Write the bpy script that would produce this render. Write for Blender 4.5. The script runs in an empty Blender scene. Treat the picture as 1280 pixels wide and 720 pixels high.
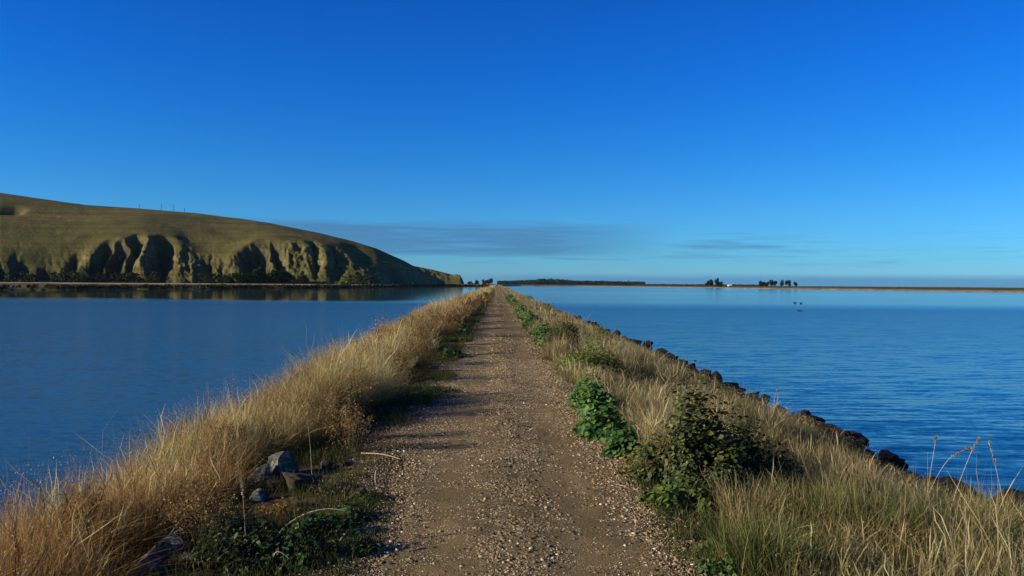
import bpy, math, random
import numpy as np
from mathutils import Vector, Matrix, Euler

random.seed(7)
RNG = np.random.default_rng(11)
R = math.radians
scene = bpy.context.scene
C = scene.collection
PATH_Z = 1.1
F = 1004.0            # focal length in pixels of a 1280 wide picture

# ------------------------------------------------------------------ camera
cam_d = bpy.data.cameras.new("camera")
cam = bpy.data.objects.new("camera", cam_d)
C.objects.link(cam)
cam_d.sensor_width = 36
cam_d.lens = 36 * F / 1280
cam_d.clip_start = 0.05
cam_d.clip_end = 40000
ROLL = R(0.40)
base = Matrix.Rotation(R(-1.03), 4, 'Z') @ Matrix.Rotation(R(90 - 0.285), 4, 'X') @ Matrix.Rotation(ROLL, 4, 'Z')
cam.matrix_world = Matrix.Translation((0, 0, 3.0)) @ base
scene.camera = cam
CR = base.to_3x3()

def ray(px, py):
    v = CR @ Vector(((px - 640) / F, (360 - py) / F, -1.0))
    return v.normalized()

def horizon_y(px):
    # picture row where the ray is level
    lo, hi = 300.0, 420.0
    for _ in range(40):
        m = (lo + hi) / 2
        if ray(px, m).z > 0: lo = m
        else: hi = m
    return lo

def col_dir(px):
    """ground direction (x per metre of y) seen in picture column px at the horizon"""
    v = ray(px, 355)
    return v.x / v.y

# ------------------------------------------------------------------ noise
def _hash(ix, iy, s):
    n = (ix.astype(np.int64) * 374761393 + iy.astype(np.int64) * 668265263 + s * 1442695041) & 0x7fffffff
    n = ((n ^ (n >> 13)) * 1274126177) & 0x7fffffff
    n = (n ^ (n >> 16)) & 0xffff
    return n / 65535.0

def vnoise(x, y, s=0):
    x = np.asarray(x, float); y = np.asarray(y, float)
    ix = np.floor(x); iy = np.floor(y)
    fx = x - ix; fy = y - iy
    fx = fx * fx * (3 - 2 * fx); fy = fy * fy * (3 - 2 * fy)
    a = _hash(ix, iy, s); b = _hash(ix + 1, iy, s); c = _hash(ix, iy + 1, s); d = _hash(ix + 1, iy + 1, s)
    return (a * (1 - fx) + b * fx) * (1 - fy) + (c * (1 - fx) + d * fx) * fy

def fbm(x, y, s=0, o=4):
    t = 0; a = .5; tot = 0
    for i in range(o):
        t = t + a * vnoise(np.asarray(x) * 2 ** i, np.asarray(y) * 2 ** i, s + i * 17); tot += a; a *= .5
    return t / tot

def sstep(a, b, x):
    t = np.clip((np.asarray(x, float) - a) / (b - a), 0, 1)
    return t * t * (3 - 2 * t)

# ------------------------------------------------------------------ the causeway's shape
def left_edge(y):
    return -(4.55 + 1.5 * sstep(6, 60, y) + .5 * (vnoise(y * .13, 0, 3) - .5) + .35 * (vnoise(y * .6, 0, 4) - .5))

def right_edge(y):
    return 6.75 + .7 * (vnoise(y * .11, 0, 5) - .5) + .45 * (vnoise(np.asarray(y) * .7, 0, 6) - .5)

def G(x, y):
    x = np.asarray(x, float); y = np.asarray(y, float)
    le = left_edge(y); re = right_edge(y)
    tl = np.clip((-1.9 - x) / (-1.9 - le), 0, 3)
    tr = np.clip((x - 1.35) / (re - 1.35), 0, 3)
    zl = PATH_Z * (1 - np.clip(tl, 0, 1) ** 2.0 * .55 - np.clip(tl, 0, 3) ** 5 * .45)
    zr = PATH_Z * (1 - .75 * tr - .25 * tr ** 3)
    z = np.where(x < 0, zl, zr)
    z = np.maximum(z, -1.2)
    z = z + .14 * sstep(8.5, 10.5, y) * np.exp(-((x + 2.55) / .55) ** 2) * (.4 + 1.2 * vnoise(y * .35, 0, 7))
    off = sstep(1.0, 1.7, np.abs(x - .15))
    z = z + off * .16 * (fbm(x * .9, y * .9, 9) - .5) * np.clip(z + .4, 0, 1)
    inp = 1 - off
    z = z + inp * (.02 * (fbm(x * 2.2, y * .9, 12) - .5) + .025 * np.exp(-((x - .22) / .35) ** 2))
    return z

def g1(x, y): return float(G(np.array([x]), np.array([y]))[0])

def hit(px, py, dz=0.0):
    """where the line of sight meets the causeway"""
    v = ray(px, py)
    t = 3.5 * (400 / 3.5) ** np.linspace(0, 1, 6000)
    gap = 3.0 + v.z * t - np.maximum(G(v.x * t, v.y * t), 0) - dz
    i = int(np.argmax(gap <= 0)); t = t[i]
    return v.x * t, v.y * t

# ------------------------------------------------------------------ object helpers
def mesh_obj(name, verts, faces, mat=None, parent=None, cols=None, smooth=False, loc=None):
    me = bpy.data.meshes.new(name)
    verts = np.asarray(verts, np.float32)
    if isinstance(faces, np.ndarray):
        n, k = faces.shape
        me.vertices.add(len(verts)); me.vertices.foreach_set("co", verts.ravel())
        me.loops.add(n * k); me.loops.foreach_set("vertex_index", faces.astype(np.int32).ravel())
        me.polygons.add(n); me.polygons.foreach_set("loop_start", np.arange(n, dtype=np.int32) * k)
        me.update(calc_edges=True)
    else:
        me.from_pydata([tuple(map(float, v)) for v in verts], [], [tuple(map(int, f)) for f in faces]); me.update()
    if cols is not None:
        a = me.color_attributes.new("Col", 'FLOAT_COLOR', 'POINT')
        cc = np.ones((len(verts), 4), np.float32); cc[:, :3] = cols
        a.data.foreach_set("color", cc.ravel())
    if smooth: me.polygons.foreach_set("use_smooth", np.ones(len(me.polygons), bool))
    if mat: me.materials.append(mat)
    o = bpy.data.objects.new(name, me); C.objects.link(o)
    if parent: o.parent = parent
    if loc is not None: o.location = loc
    return o

def tag(o, label=None, cat=None, group=None, kind=None):
    if label: o['label'] = label
    if cat: o['category'] = cat
    if group: o['group'] = group
    if kind: o['kind'] = kind
    return o

def empty(name, loc, label, cat, group=None, rz=0):
    o = bpy.data.objects.new(name, None); C.objects.link(o)
    o.location = loc; o.rotation_euler = (0, 0, rz)
    return tag(o, label, cat, group)

# ------------------------------------------------------------------ materials
class NT:
    def __init__(s, name):
        s.m = bpy.data.materials.new(name); s.m.use_nodes = True
        s.t = s.m.node_tree; s.n = s.t.nodes; s.l = s.t.links
        s.b = s.n["Principled BSDF"]; s.out = s.n["Material Output"]
    def new(s, typ, **kw):
        x = s.n.new(typ)
        for k, v in kw.items():
            if k in ('operation', 'blend_type', 'data_type', 'noise_dimensions', 'wave_type', 'bands_direction', 'feature', 'attribute_name', 'clamp'):
                setattr(x, k, v)
            else: x.inputs[k].default_value = v
        return x
    def link(s, a, b): s.l.new(a, b)
    def pos(s, scale=(1, 1, 1)):
        g = s.new('ShaderNodeNewGeometry')
        mp = s.new('ShaderNodeMapping'); mp.inputs['Scale'].default_value = scale
        s.link(g.outputs['Position'], mp.inputs['Vector']); return mp.outputs[0]
    def noise(s, vec, scale, detail=5, rough=.6, out='Fac'):
        x = s.new('ShaderNodeTexNoise'); x.inputs['Scale'].default_value = scale
        x.inputs['Detail'].default_value = detail; x.inputs['Roughness'].default_value = rough
        s.link(vec, x.inputs['Vector']); return x.outputs[out]
    def ramp(s, fac, stops):
        x = s.new('ShaderNodeValToRGB'); e = x.color_ramp.elements
        while len(e) < len(stops): e.new(.5)
        for i, (p, c) in enumerate(stops):
            e[i].position = p; e[i].color = (c[0], c[1], c[2], 1) if hasattr(c, '__len__') else (c, c, c, 1)
        s.link(fac, x.inputs[0]); return x.outputs[0]
    def mix(s, fac, a, b, blend='MIX'):
        x = s.new('ShaderNodeMix', data_type='RGBA', blend_type=blend)
        for v, k in ((fac, 0), (a, 6), (b, 7)):
            if isinstance(v, (int, float)): x.inputs[k].default_value = v
            elif isinstance(v, tuple): x.inputs[k].default_value = (v[0], v[1], v[2], 1)
            else: s.link(v, x.inputs[k])
        return x.outputs[2]
    def math(s, op, a, b=0.0, c=None, clamp=False):
        x = s.new('ShaderNodeMath', operation=op); x.use_clamp = clamp
        for k, v in enumerate((a, b, c)):
            if v is None: continue
            if isinstance(v, (int, float)): x.inputs[k].default_value = v
            else: s.link(v, x.inputs[k])
        return x.outputs[0]
    def bump(s, h, strength=.5, dist=.02):
        x = s.new('ShaderNodeBump'); x.inputs['Strength'].default_value = strength; x.inputs['Distance'].default_value = dist
        s.link(h, x.inputs['Height']); s.link(x.outputs[0], s.b.inputs['Normal']); return x

def leaf_material(name, trans=.3, gloss=.0, rough=.5):
    q = NT(name); a = q.new('ShaderNodeAttribute', attribute_name='Col')
    d = q.new('ShaderNodeBsdfDiffuse'); t = q.new('ShaderNodeBsdfTranslucent')
    q.link(a.outputs['Color'], d.inputs[0]); q.link(a.outputs['Color'], t.inputs[0])
    m = q.new('ShaderNodeMixShader'); m.inputs[0].default_value = trans
    q.link(d.outputs[0], m.inputs[1]); q.link(t.outputs[0], m.inputs[2]); o = m
    if gloss:
        g = q.new('ShaderNodeBsdfGlossy'); g.inputs['Roughness'].default_value = rough
        m2 = q.new('ShaderNodeMixShader'); m2.inputs[0].default_value = gloss
        q.link(m.outputs[0], m2.inputs[1]); q.link(g.outputs[0], m2.inputs[2]); o = m2
    q.link(o.outputs[0], q.out.inputs[0]); return q.m

M_GRASS = leaf_material('dry_grass', .32)
M_LEAF = leaf_material('green_leaf', .28, .02, .5)
M_FAR = leaf_material('far_foliage', .1)

def plain(name, col, rough=.8, scale=3, var=.25, bump=0.0):
    q = NT(name); v = q.pos()
    n = q.noise(v, scale, 6)
    lo = tuple(c * (1 - var) for c in col); hi = tuple(c * (1 + var) for c in col)
    q.link(q.ramp(n, [(.3, lo), (.7, hi)]), q.b.inputs['Base Color'])
    q.b.inputs['Roughness'].default_value = rough; q.b.inputs['Specular IOR Level'].default_value = .2
    if bump: q.bump(n, .8, bump)
    return q.m

# soil of the causeway
q = NT('soil'); v = q.pos()
c = q.mix(q.noise(v, .8, 5), (.075, .05, .03), (.15, .105, .06))
c = q.mix(q.ramp(q.noise(v, 14, 6), [(.45, 0), (.62, 1)]), c, (.03, .026, .014))
q.link(c, q.b.inputs['Base Color']); q.b.inputs['Roughness'].default_value = .95; q.b.inputs['Specular IOR Level'].default_value = .1
q.bump(q.noise(v, 30, 6), .9, .03); M_SOIL = q.m

# gravel surface of the track
q = NT('gravel_track'); v = q.pos()
vo = q.new('ShaderNodeTexVoronoi', feature='F1'); vo.inputs['Scale'].default_value = 62; q.link(v, vo.inputs['Vector'])
vo2 = q.new('ShaderNodeTexVoronoi', feature='F1'); vo2.inputs['Scale'].default_value = 150; q.link(v, vo2.inputs['Vector'])
sep = q.new('ShaderNodeSeparateColor'); q.link(vo.outputs['Color'], sep.inputs[0])
stone = q.ramp(sep.outputs[0], [(0, (.07, .055, .025)), (.45, (.22, .155, .075)), (.8, (.34, .25, .125)), (.97, (.52, .46, .30))])
fine = q.ramp(q.noise(v, 120, 4), [(.3, (.19, .135, .06)), (.7, (.34, .25, .12))])
sx = q.new('ShaderNodeSeparateXYZ'); q.link(v, sx.inputs[0])
wob = q.math('MULTIPLY_ADD', q.noise(q.pos((1, .35, 1)), 1.2, 3), .5, -.25)
xx = q.math('ADD', sx.outputs[0], wob)
def track(cx, w):
    d = q.math('DIVIDE', q.math('SUBTRACT', xx, cx), w)
    return q.math('POWER', 2.718, q.math('MULTIPLY', q.math('MULTIPLY', d, d), -1.0))
tr = q.math('ADD', track(-.42, .3), track(.72, .26), clamp=True)
patch = q.noise(v, 2.5, 5)
fm = q.math('ADD', q.math('MULTIPLY', tr, .75), q.math('MULTIPLY_ADD', patch, 1.4, -.55), clamp=True)
c = q.mix(fm, q.mix(.35, stone, (.09, .07, .04)), fine)
c = q.mix(q.ramp(q.noise(q.pos((1, .6, 1)), 1.3, 6), [(.36, .55), (.62, 0)]), c, (.055, .04, .026))
# an old moss and weed strip between the wheel tracks and along the edges, thin
c = q.mix(q.math('MULTIPLY', q.ramp(q.noise(v, 5, 6), [(.5, 0), (.7, .5)]), q.math('SUBTRACT', 1.0, tr, clamp=True)), c, (.06, .055, .028))
q.link(c, q.b.inputs['Base Color']); q.b.inputs['Roughness'].default_value = .95; q.b.inputs['Specular IOR Level'].default_value = .12
hh = q.math('ADD', q.math('MULTIPLY', vo.outputs['Distance'], -1.0), q.math('MULTIPLY', vo2.outputs['Distance'], -.35))
q.bump(q.math('ADD', q.math('MULTIPLY', hh, .25), q.math('ADD', q.math('MULTIPLY', q.noise(v, 9, 5), .5), q.math('MULTIPLY', q.noise(v, 95, 5, .7), .6))), 1.0, .014); M_TRACK = q.m

# stones
def rockmat(name, a, b, lichen=None, wet=0.0):
    q = NT(name); v = q.pos()
    c = q.mix(q.ramp(q.noise(v, 5, 7, .65), [(.3, 0), (.7, 1)]), a, b)
    if lichen: c = q.mix(q.ramp(q.noise(v, 17, 6, .7), [(.5, 0), (.6, .85)]), c, lichen)
    q.link(c, q.b.inputs['Base Color']); q.b.inputs['Roughness'].default_value = .9 - wet * .45
    q.b.inputs['Specular IOR Level'].default_value = .15 + wet * .3
    q.bump(q.noise(v, 22, 8, .75), 1.0, .07); return q.m
M_ROCK = rockmat('lichen_rock', (.055, .058, .055), (.20, .205, .19), (.40, .42, .36))
M_ROCKB = rockmat('brown_rock', (.05, .04, .028), (.13, .105, .075), (.19, .17, .12))
M_RIP = rockmat('dark_wet_rock', (.008, .007, .006), (.028, .022, .018), None, .3)
q = NT('gravel_stones'); a = q.new('ShaderNodeAttribute', attribute_name='Col')
q.link(a.outputs['Color'], q.b.inputs['Base Color']); q.b.inputs['Roughness'].default_value = .9; q.b.inputs['Specular IOR Level'].default_value = .15
M_STONES = q.m

# hill
q = NT('hill_grass'); v = q.pos()
geo = q.new('ShaderNodeNewGeometry'); sn = q.new('ShaderNodeSeparateXYZ'); q.link(geo.outputs['Normal'], sn.inputs[0])
at = q.new('ShaderNodeAttribute', attribute_name='Col'); ac = q.new('ShaderNodeSeparateColor'); q.link(at.outputs['Color'], ac.inputs[0])
n1 = q.noise(v, .012, 7, .6); n2 = q.noise(v, .09, 7, .65)
grass = q.mix(q.ramp(n1, [(.38, 0), (.62, 1)]), (.108, .102, .032), (.18, .140, .052))
grass = q.mix(q.ramp(n2, [(.4, 0), (.68, .6)]), grass, (.06, .062, .022))
sp = q.new('ShaderNodeSeparateXYZ'); q.link(v, sp.inputs[0])
wz = q.math('ADD', q.math('MULTIPLY', sp.outputs[2], 1.0), q.math('MULTIPLY', n2, 3.0))
ter = q.noise(q.pos((.012, .012, .55)), 1.0, 4, .6)
grass = q.mix(q.ramp(ter, [(.42, 0), (.58, .42)]), grass, (.05, .050, .02))
clay = q.mix(q.ramp(q.noise(v, .25, 6), [(.35, 0), (.65, 1)]), (.12, .095, .045), (.27, .22, .125))
steep = q.ramp(q.math('ADD', sn.outputs[2], q.math('MULTIPLY_ADD', n2, .5, -.25)), [(.50, 1), (.70, 0)])
c = q.mix(q.math('MULTIPLY', steep, q.ramp(q.noise(v, .05, 6), [(.4, .3), (.56, 1)])), grass, clay)
scrub = q.math('MULTIPLY', ac.outputs[0], q.ramp(q.noise(v, .14, 6), [(.26, 0), (.42, 1)]))
c = q.mix(scrub, c, (.022, .026, .013))  # scrub tone, which also paints in the shade of the high hollow
q.link(c, q.b.inputs['Base Color']); q.b.inputs['Roughness'].default_value = .95; q.b.inputs['Specular IOR Level'].default_value = .05
q.bump(q.math('ADD', q.noise(v, .35, 8, .7), q.math('MULTIPLY', ter, .5)), .6, 1.1); M_HILL = q.m

# low land round the lagoon: colour carried by the vertices, broken up
q = NT('shore_land'); v = q.pos()
a = q.new('ShaderNodeAttribute', attribute_name='Col')
c = q.mix(q.ramp(q.noise(v, .12, 7, .65), [(.35, 0), (.65, .65)]), a.outputs['Color'], (.06, .05, .025))
c = q.mix(q.ramp(q.noise(v, .02, 5), [(.5, 0), (.7, .35)]), c, (.20, .155, .075))
q.link(c, q.b.inputs['Base Color']); q.b.inputs['Roughness'].default_value = .95; q.b.inputs['Specular IOR Level'].default_value = .05
M_LAND = q.m

# water; ripples tilt the surface normal directly so they stay right far away
def water_mat(name, left):
    q = NT(name); v = q.pos()
    sx = q.new('ShaderNodeSeparateXYZ'); q.link(v, sx.inputs[0]); Y = sx.outputs[1]; X = sx.outputs[0]
    def slopes(scl, rot, detail):
        g = q.new('ShaderNodeNewGeometry'); mp = q.new('ShaderNodeMapping'); mp.vector_type = 'POINT'
        mp.inputs['Scale'].default_value = scl; mp.inputs['Rotation'].default_value = (0, 0, R(rot))
        q.link(g.outputs['Position'], mp.inputs['Vector'])
        n = q.new('ShaderNodeTexNoise'); n.inputs['Scale'].default_value = 1; n.inputs['Detail'].default_value = detail; n.inputs['Roughness'].default_value = .55
        n.inputs['Distortion'].default_value = .3
        q.link(mp.outputs[0], n.inputs['Vector'])
        s = q.new('ShaderNodeSeparateColor'); q.link(n.outputs['Color'], s.inputs[0])
        return q.math('SUBTRACT', s.outputs[0], .5), q.math('SUBTRACT', s.outputs[1], .5)
    ax, ay = slopes((.75, 4.2, 1) if not left else (2.6, 8.0, 1), 7 if not left else -5, 4)
    bx, by = slopes((.25, .8, 1), -6, 3)
    fx, fy = slopes((5, 11, 1), 15, 2)
    # wind patches and calm water under the far shore
    patch = q.ramp(q.noise(q.pos((.004, .02, 1)), 1.0, 4), [(.35, .55), (.65, 1)])
    if left:
        edge = q.math('ADD', Y, q.math('MULTIPLY_ADD', q.noise(q.pos((.02, .05, 1)), 1, 4), 40.0, -20.0))
        amp = q.ramp(q.math('DIVIDE', edge, 300.0), [(.03, .46), (.2, .42), (.38, .42), (.49, .06), (.9, .05)])
    else:
        amp = q.ramp(q.math('DIVIDE', q.math('ADD', Y, q.math('MULTIPLY_ADD', q.noise(q.pos((.012, .03, 1)), 1, 4), 60.0, -30.0)), 400.0), [(.02, .85), (.07, .8), (.18, .62), (.25, .5), (.34, .13), (.80, .12), (.86, .9), (.97, .9)])
        amp = q.math('MULTIPLY', amp, patch)
    def comb(a, b, c_, k): 
        t = q.math('MULTIPLY_ADD', a, k[0], q.math('MULTIPLY', b, k[1])); return q.math('ADD', t, q.math('MULTIPLY', c_, k[2]))
    nx = q.math('MULTIPLY', comb(ax, bx, fx, (.2, .07, .16)), amp)
    ny = q.math('MULTIPLY', comb(ay, by, fy, (.62, .16, .30) if left else (.60, .12, .30)), amp)
    cx = q.new('ShaderNodeCombineXYZ'); q.link(nx, cx.inputs[0]); q.link(ny, cx.inputs[1]); cx.inputs[2].default_value = 1
    nm = q.new('ShaderNodeVectorMath', operation='NORMALIZE'); q.link(cx.outputs[0], nm.inputs[0])
    q.link(nm.outputs[0], q.b.inputs['Normal'])
    q.b.inputs['Base Color'].default_value = (.003, .040, .050, 1) if not left else (.020, .048, .030, 1)
    if left: q.link(q.ramp(q.math('DIVIDE', edge, 300.0), [(.05, .20), (.38, .30), (.49, .06), (.8, .05)]), q.b.inputs['Roughness'])
    else: q.link(q.ramp(q.math('DIVIDE', Y, 400.0), [(.02, .10), (.12, .2), (.25, .24), (.34, .13), (.8, .10)]), q.b.inputs['Roughness'])
    q.b.inputs['IOR'].default_value = 1.333
    return q.m
M_WR = water_mat('rippled_water', False); M_WL = water_mat('calm_water', True)

# ------------------------------------------------------------------ world and sun
SUN_EL, SUN_AZ = R(18), R(-107)       # azimuth measured from +Y towards +X: the sun stands on the left, a little behind
w = bpy.data.worlds.new("World"); scene.world = w; w.use_nodes = True
t = w.node_tree; N = t.nodes; L = t.links
bg = N['Background']; bg.inputs['Strength'].default_value = .070
sky = N.new('ShaderNodeTexSky'); sky.sky_type = 'NISHITA'; sky.sun_disc = False
sky.sun_elevation = SUN_EL; sky.sun_rotation = SUN_AZ
sky.altitude = 0; sky.air_density = 1.0; sky.dust_density = .15; sky.ozone_density = 4.0
def wmath(op, a, b=0.0, c=None, clamp=False):
    x = N.new('ShaderNodeMath'); x.operation = op; x.use_clamp = clamp
    for k, vv in enumerate((a, b, c)):
        if vv is None: continue
        if isinstance(vv, (int, float)): x.inputs[k].default_value = vv
        else: L.new(vv, x.inputs[k])
    return x.outputs[0]
def wramp(fac, stops):
    x = N.new('ShaderNodeValToRGB'); e = x.color_ramp.elements
    while len(e) < len(stops): e.new(.5)
    for i, (p, cc) in enumerate(stops):
        e[i].position = p; e[i].color = tuple(cc) + (1,) if hasattr(cc, '__len__') else (cc, cc, cc, 1)
    L.new(fac, x.inputs[0]); return x.outputs[0]
tc = N.new('ShaderNodeTexCoord'); sp = N.new('ShaderNodeSeparateXYZ'); L.new(tc.outputs['Generated'], sp.inputs[0])
el = wmath('ARCSINE', sp.outputs[2])
az = wmath('ARCTAN2', sp.outputs[0], sp.outputs[1])
# clear cold air: the sky's own colour, deepened the way the photograph's saturated film look has it
hs0 = N.new('ShaderNodeHueSaturation'); hs0.inputs['Saturation'].default_value = 1.22
L.new(sky.outputs[0], hs0.inputs['Color'])
tint = wramp(wmath('MULTIPLY', el, 1.0, clamp=True), [(0, (.17, .44, .92)), (.04, (.15, .44, .78)), (.09, (.14, .435, .75)), (.15, (.098, .42, .76)), (.25, (.048, .385, .80)), (.35, (.040, .345, .78)), (.55, (.03, .21, .42)), (1.0, (.08, .15, .26))])
tm = N.new('ShaderNodeMix'); tm.data_type = 'RGBA'; tm.blend_type = 'MULTIPLY'; tm.inputs[0].default_value = 1
L.new(hs0.outputs[0], tm.inputs[6]); L.new(tint, tm.inputs[7])
hs = N.new('ShaderNodeVectorMath'); hs.operation = 'SCALE'; hs.inputs['Scale'].default_value = 2.0; L.new(tm.outputs[2], hs.inputs[0])
cb = N.new('ShaderNodeCombineXYZ'); L.new(wmath('MULTIPLY', az, 3.2), cb.inputs[0]); L.new(wmath('MULTIPLY', el, 42.0), cb.inputs[1])
cn = N.new('ShaderNodeTexNoise'); cn.inputs['Scale'].default_value = 1.6; cn.inputs['Detail'].default_value = 6; cn.inputs['Roughness'].default_value = .55
L.new(cb.outputs[0], cn.inputs['Vector'])
cnz = wmath('SUBTRACT', cn.outputs[0], .5)
def band(e0, e1, soft, k=0.02):
    ee = wmath('ADD', el, wmath('MULTIPLY', cnz, k))
    a = wmath('DIVIDE', wmath('SUBTRACT', ee, e0), soft, clamp=True); b = wmath('DIVIDE', wmath('SUBTRACT', e1, ee), soft, clamp=True)
    return wmath('MULTIPLY', a, b)
# the long flat cloud over the point, its streaks further right, and the low bank on the horizon
b1 = wmath('MULTIPLY', band(.030, .078, .010, .03), wramp(wmath('MULTIPLY_ADD', az, 1.0, .5), [(.08, 0), (.25, 1), (.56, 1), (.72, 0)]))
e2 = wmath('ABSOLUTE', wmath('SUBTRACT', el, .052))
b2 = wmath('MULTIPLY', band(.026, .064, .006, .03), wramp(cn.outputs[0], [(.52, 0), (.66, .7)]))
b3 = wmath('MULTIPLY', band(-.02, .0150, .008, .006), wramp(wmath('MULTIPLY_ADD', az, 1.0, .5), [(.40, 0), (.55, 1)]))
cb2 = N.new('ShaderNodeCombineXYZ'); L.new(wmath('MULTIPLY', az, 5.0), cb2.inputs[0]); L.new(wmath('MULTIPLY', el, 120.0), cb2.inputs[1])
cn2 = N.new('ShaderNodeTexNoise'); cn2.inputs['Scale'].default_value = 1.5; cn2.inputs['Detail'].default_value = 7; cn2.inputs['Roughness'].default_value = .6
L.new(cb2.outputs[0], cn2.inputs['Vector'])
b4 = wmath('MULTIPLY', wmath('MULTIPLY', band(.020, .072, .012, .02), wramp(cn2.outputs[0], [(.53, 0), (.64, .8)])), wramp(wmath('MULTIPLY_ADD', az, 1.0, .5), [(.3, 0), (.5, 1), (.7, .7), (.95, .25)]))
b1 = wmath('MULTIPLY', b1, wmath('MULTIPLY_ADD', wmath('SUBTRACT', cn2.outputs[0], .5), 2.4, .95, clamp=True))
cl = wmath('MULTIPLY', wmath('MAXIMUM', wmath('MAXIMUM', b1, b2), b4), .8)
mx = N.new('ShaderNodeMix'); mx.data_type = 'RGBA'; mx.blend_type = 'MIX'
L.new(cl, mx.inputs[0]); L.new(hs.outputs[0], mx.inputs[6]); mx.inputs[7].default_value = (.66, 2.1, 4.3, 1)
mx2 = N.new('ShaderNodeMix'); mx2.data_type = 'RGBA'
L.new(wmath('MULTIPLY', b3, .8), mx2.inputs[0]); L.new(mx.outputs[2], mx2.inputs[6]); mx2.inputs[7].default_value = (.48, 2.35, 5.0, 1)
L.new(mx2.outputs[2], bg.inputs['Color'])

sd = bpy.data.lights.new('sun', 'SUN'); sd.energy = 5.0; sd.angle = R(.55); sd.color = (1.0, .86, .60)
so = bpy.data.objects.new('sun', sd); C.objects.link(so)
sdir = Vector((math.sin(SUN_AZ) * math.cos(SUN_EL), math.cos(SUN_AZ) * math.cos(SUN_EL), math.sin(SUN_EL)))
so.rotation_euler = sdir.to_track_quat('Z', 'Y').to_euler()
scene.view_settings.view_transform = 'Standard'; scene.view_settings.look = 'None'
scene.view_settings.exposure = .5; scene.view_settings.gamma = 1

# ------------------------------------------------------------------ causeway ground, track, water
def grid_faces(nr, nc):
    i = np.arange(nr - 1)[:, None] * nc + np.arange(nc - 1)[None, :]
    i = i.ravel(); return np.stack([i, i + 1, i + 1 + nc, i + nc], 1)

ys = np.concatenate([np.arange(-14, 30, .12), 30 * (1000 / 30) ** np.linspace(0, 1, 420)[1:]])
EXC = []
xs = np.concatenate([np.linspace(-10, -1.6, 70), np.linspace(-1.5, 1.9, 40), np.linspace(2.0, 11, 70)])
XX, YY = np.meshgrid(xs, ys)
ZZ = G(XX, YY)
tag(mesh_obj('ground', np.stack([XX, YY, ZZ], -1).reshape(-1, 3), grid_faces(len(ys), len(xs)), M_SOIL, smooth=True), kind='structure')
us = np.linspace(0, 1, 46)
yp = np.concatenate([np.arange(-14, 22, .06), 22 + 978 * (np.linspace(0, 1, 560)[1:]) ** 2.15])
def path_l(y): return -.98 + .17 * sstep(9, 5, y) + .28 * (vnoise(y * .55, 0, 21) - .5) + .14 * (vnoise(y * 2.3, 0, 22) - .5)
def path_r(y): return 1.27 + .3 * (vnoise(y * .5, 0, 23) - .5) + .12 * (vnoise(y * 2.1, 0, 24) - .5)
pl = path_l(yp)[:, None]; pr = path_r(yp)[:, None]
PX = pl + (pr - pl) * us[None, :]; PY = np.repeat(yp[:, None], len(us), 1)
edge = np.minimum(us, 1 - us)[None, :]
PZ = G(PX, PY) + .014 * sstep(0, .08, edge) + .004 + .012 * (fbm(PX * 7, PY * 7, 31, 3) - .5) * sstep(0, .1, edge)
tag(mesh_obj('path', np.stack([PX, PY, PZ], -1).reshape(-1, 3), grid_faces(len(yp), len(us)), M_TRACK, smooth=True), kind='structure')

tag(mesh_obj('water', [(.2, -300, 0), (9000, -300, 0), (9000, 9000, 0), (.2, 9000, 0)], [(0, 1, 2, 3)], M_WR), kind='structure')
tag(mesh_obj('water', [(-9000, -300, 0), (.2, -300, 0), (.2, 9000, 0), (-9000, 9000, 0)], [(0, 1, 2, 3)], M_WL), kind='structure')

# ------------------------------------------------------------------ gravel stones
def stones(name, n, xf, yf, size, mat, cols, lab=None):
    """many loose angular stones as one mesh"""
    cube = np.array([(x, y, z) for x in (-1, 1) for y in (-1, 1) for z in (-1, 1)], float)
    cube = np.concatenate([cube * .62, np.array([(1, 0, 0), (-1, 0, 0), (0, 1, 0), (0, -1, 0), (0, 0, 1), (0, 0, -1)], float) * .95])
    quad = [(0, 1, 3, 2, 9 - 0), ]
    # faces: each cube face fanned to its pole vertex
    cf = {8: (4, 6, 7, 5), 9: (0, 1, 3, 2), 10: (2, 3, 7, 6), 11: (0, 4, 5, 1), 12: (1, 5, 7, 3), 13: (0, 2, 6, 4)}
    tris = []
    for p, (a, b, c_, d) in cf.items():
        if p == 13: continue
        tris += [(a, b, p), (b, c_, p), (c_, d, p), (d, a, p)]
    tris = np.array(tris)
    x, y = xf, yf; z = G(x, y) + .012
    s = size
    V = np.repeat(cube[None], n, 0) * (1 + RNG.uniform(-.28, .28, (n, 14, 3)))
    V *= s[:, None, None] * np.stack([RNG.uniform(.7, 1.3, n), RNG.uniform(.7, 1.3, n), RNG.uniform(.45, .85, n)], 1)[:, None, :]
    a = RNG.uniform(0, 6.283, n); ca, sa = np.cos(a)[:, None], np.sin(a)[:, None]
    vx = V[:, :, 0] * ca - V[:, :, 1] * sa; vy = V[:, :, 0] * sa + V[:, :, 1] * ca
    b = RNG.uniform(-.5, .5, n)[:, None]; vz = V[:, :, 2] * np.cos(b) + vx * np.sin(b); vx = vx * np.cos(b) - V[:, :, 2] * np.sin(b)
    V = np.stack([vx + x[:, None], vy + y[:, None], vz + (z + s * .25)[:, None]], -1)
    Fc = (tris[None] + (np.arange(n) * 14)[:, None, None]).reshape(-1, 3)
    o = mesh_obj(name, V.reshape(-1, 3), Fc, mat, cols=np.repeat(cols, 14, 0))
    return tag(o, kind='stuff')

def palette(n, cols, jit=.18, idx=None):
    cols = np.array(cols); i = RNG.integers(0, len(cols), n) if idx is None else idx
    return np.clip(cols[i] * (1 + RNG.normal(0, jit, (n, 1))), .004, .9)

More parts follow.
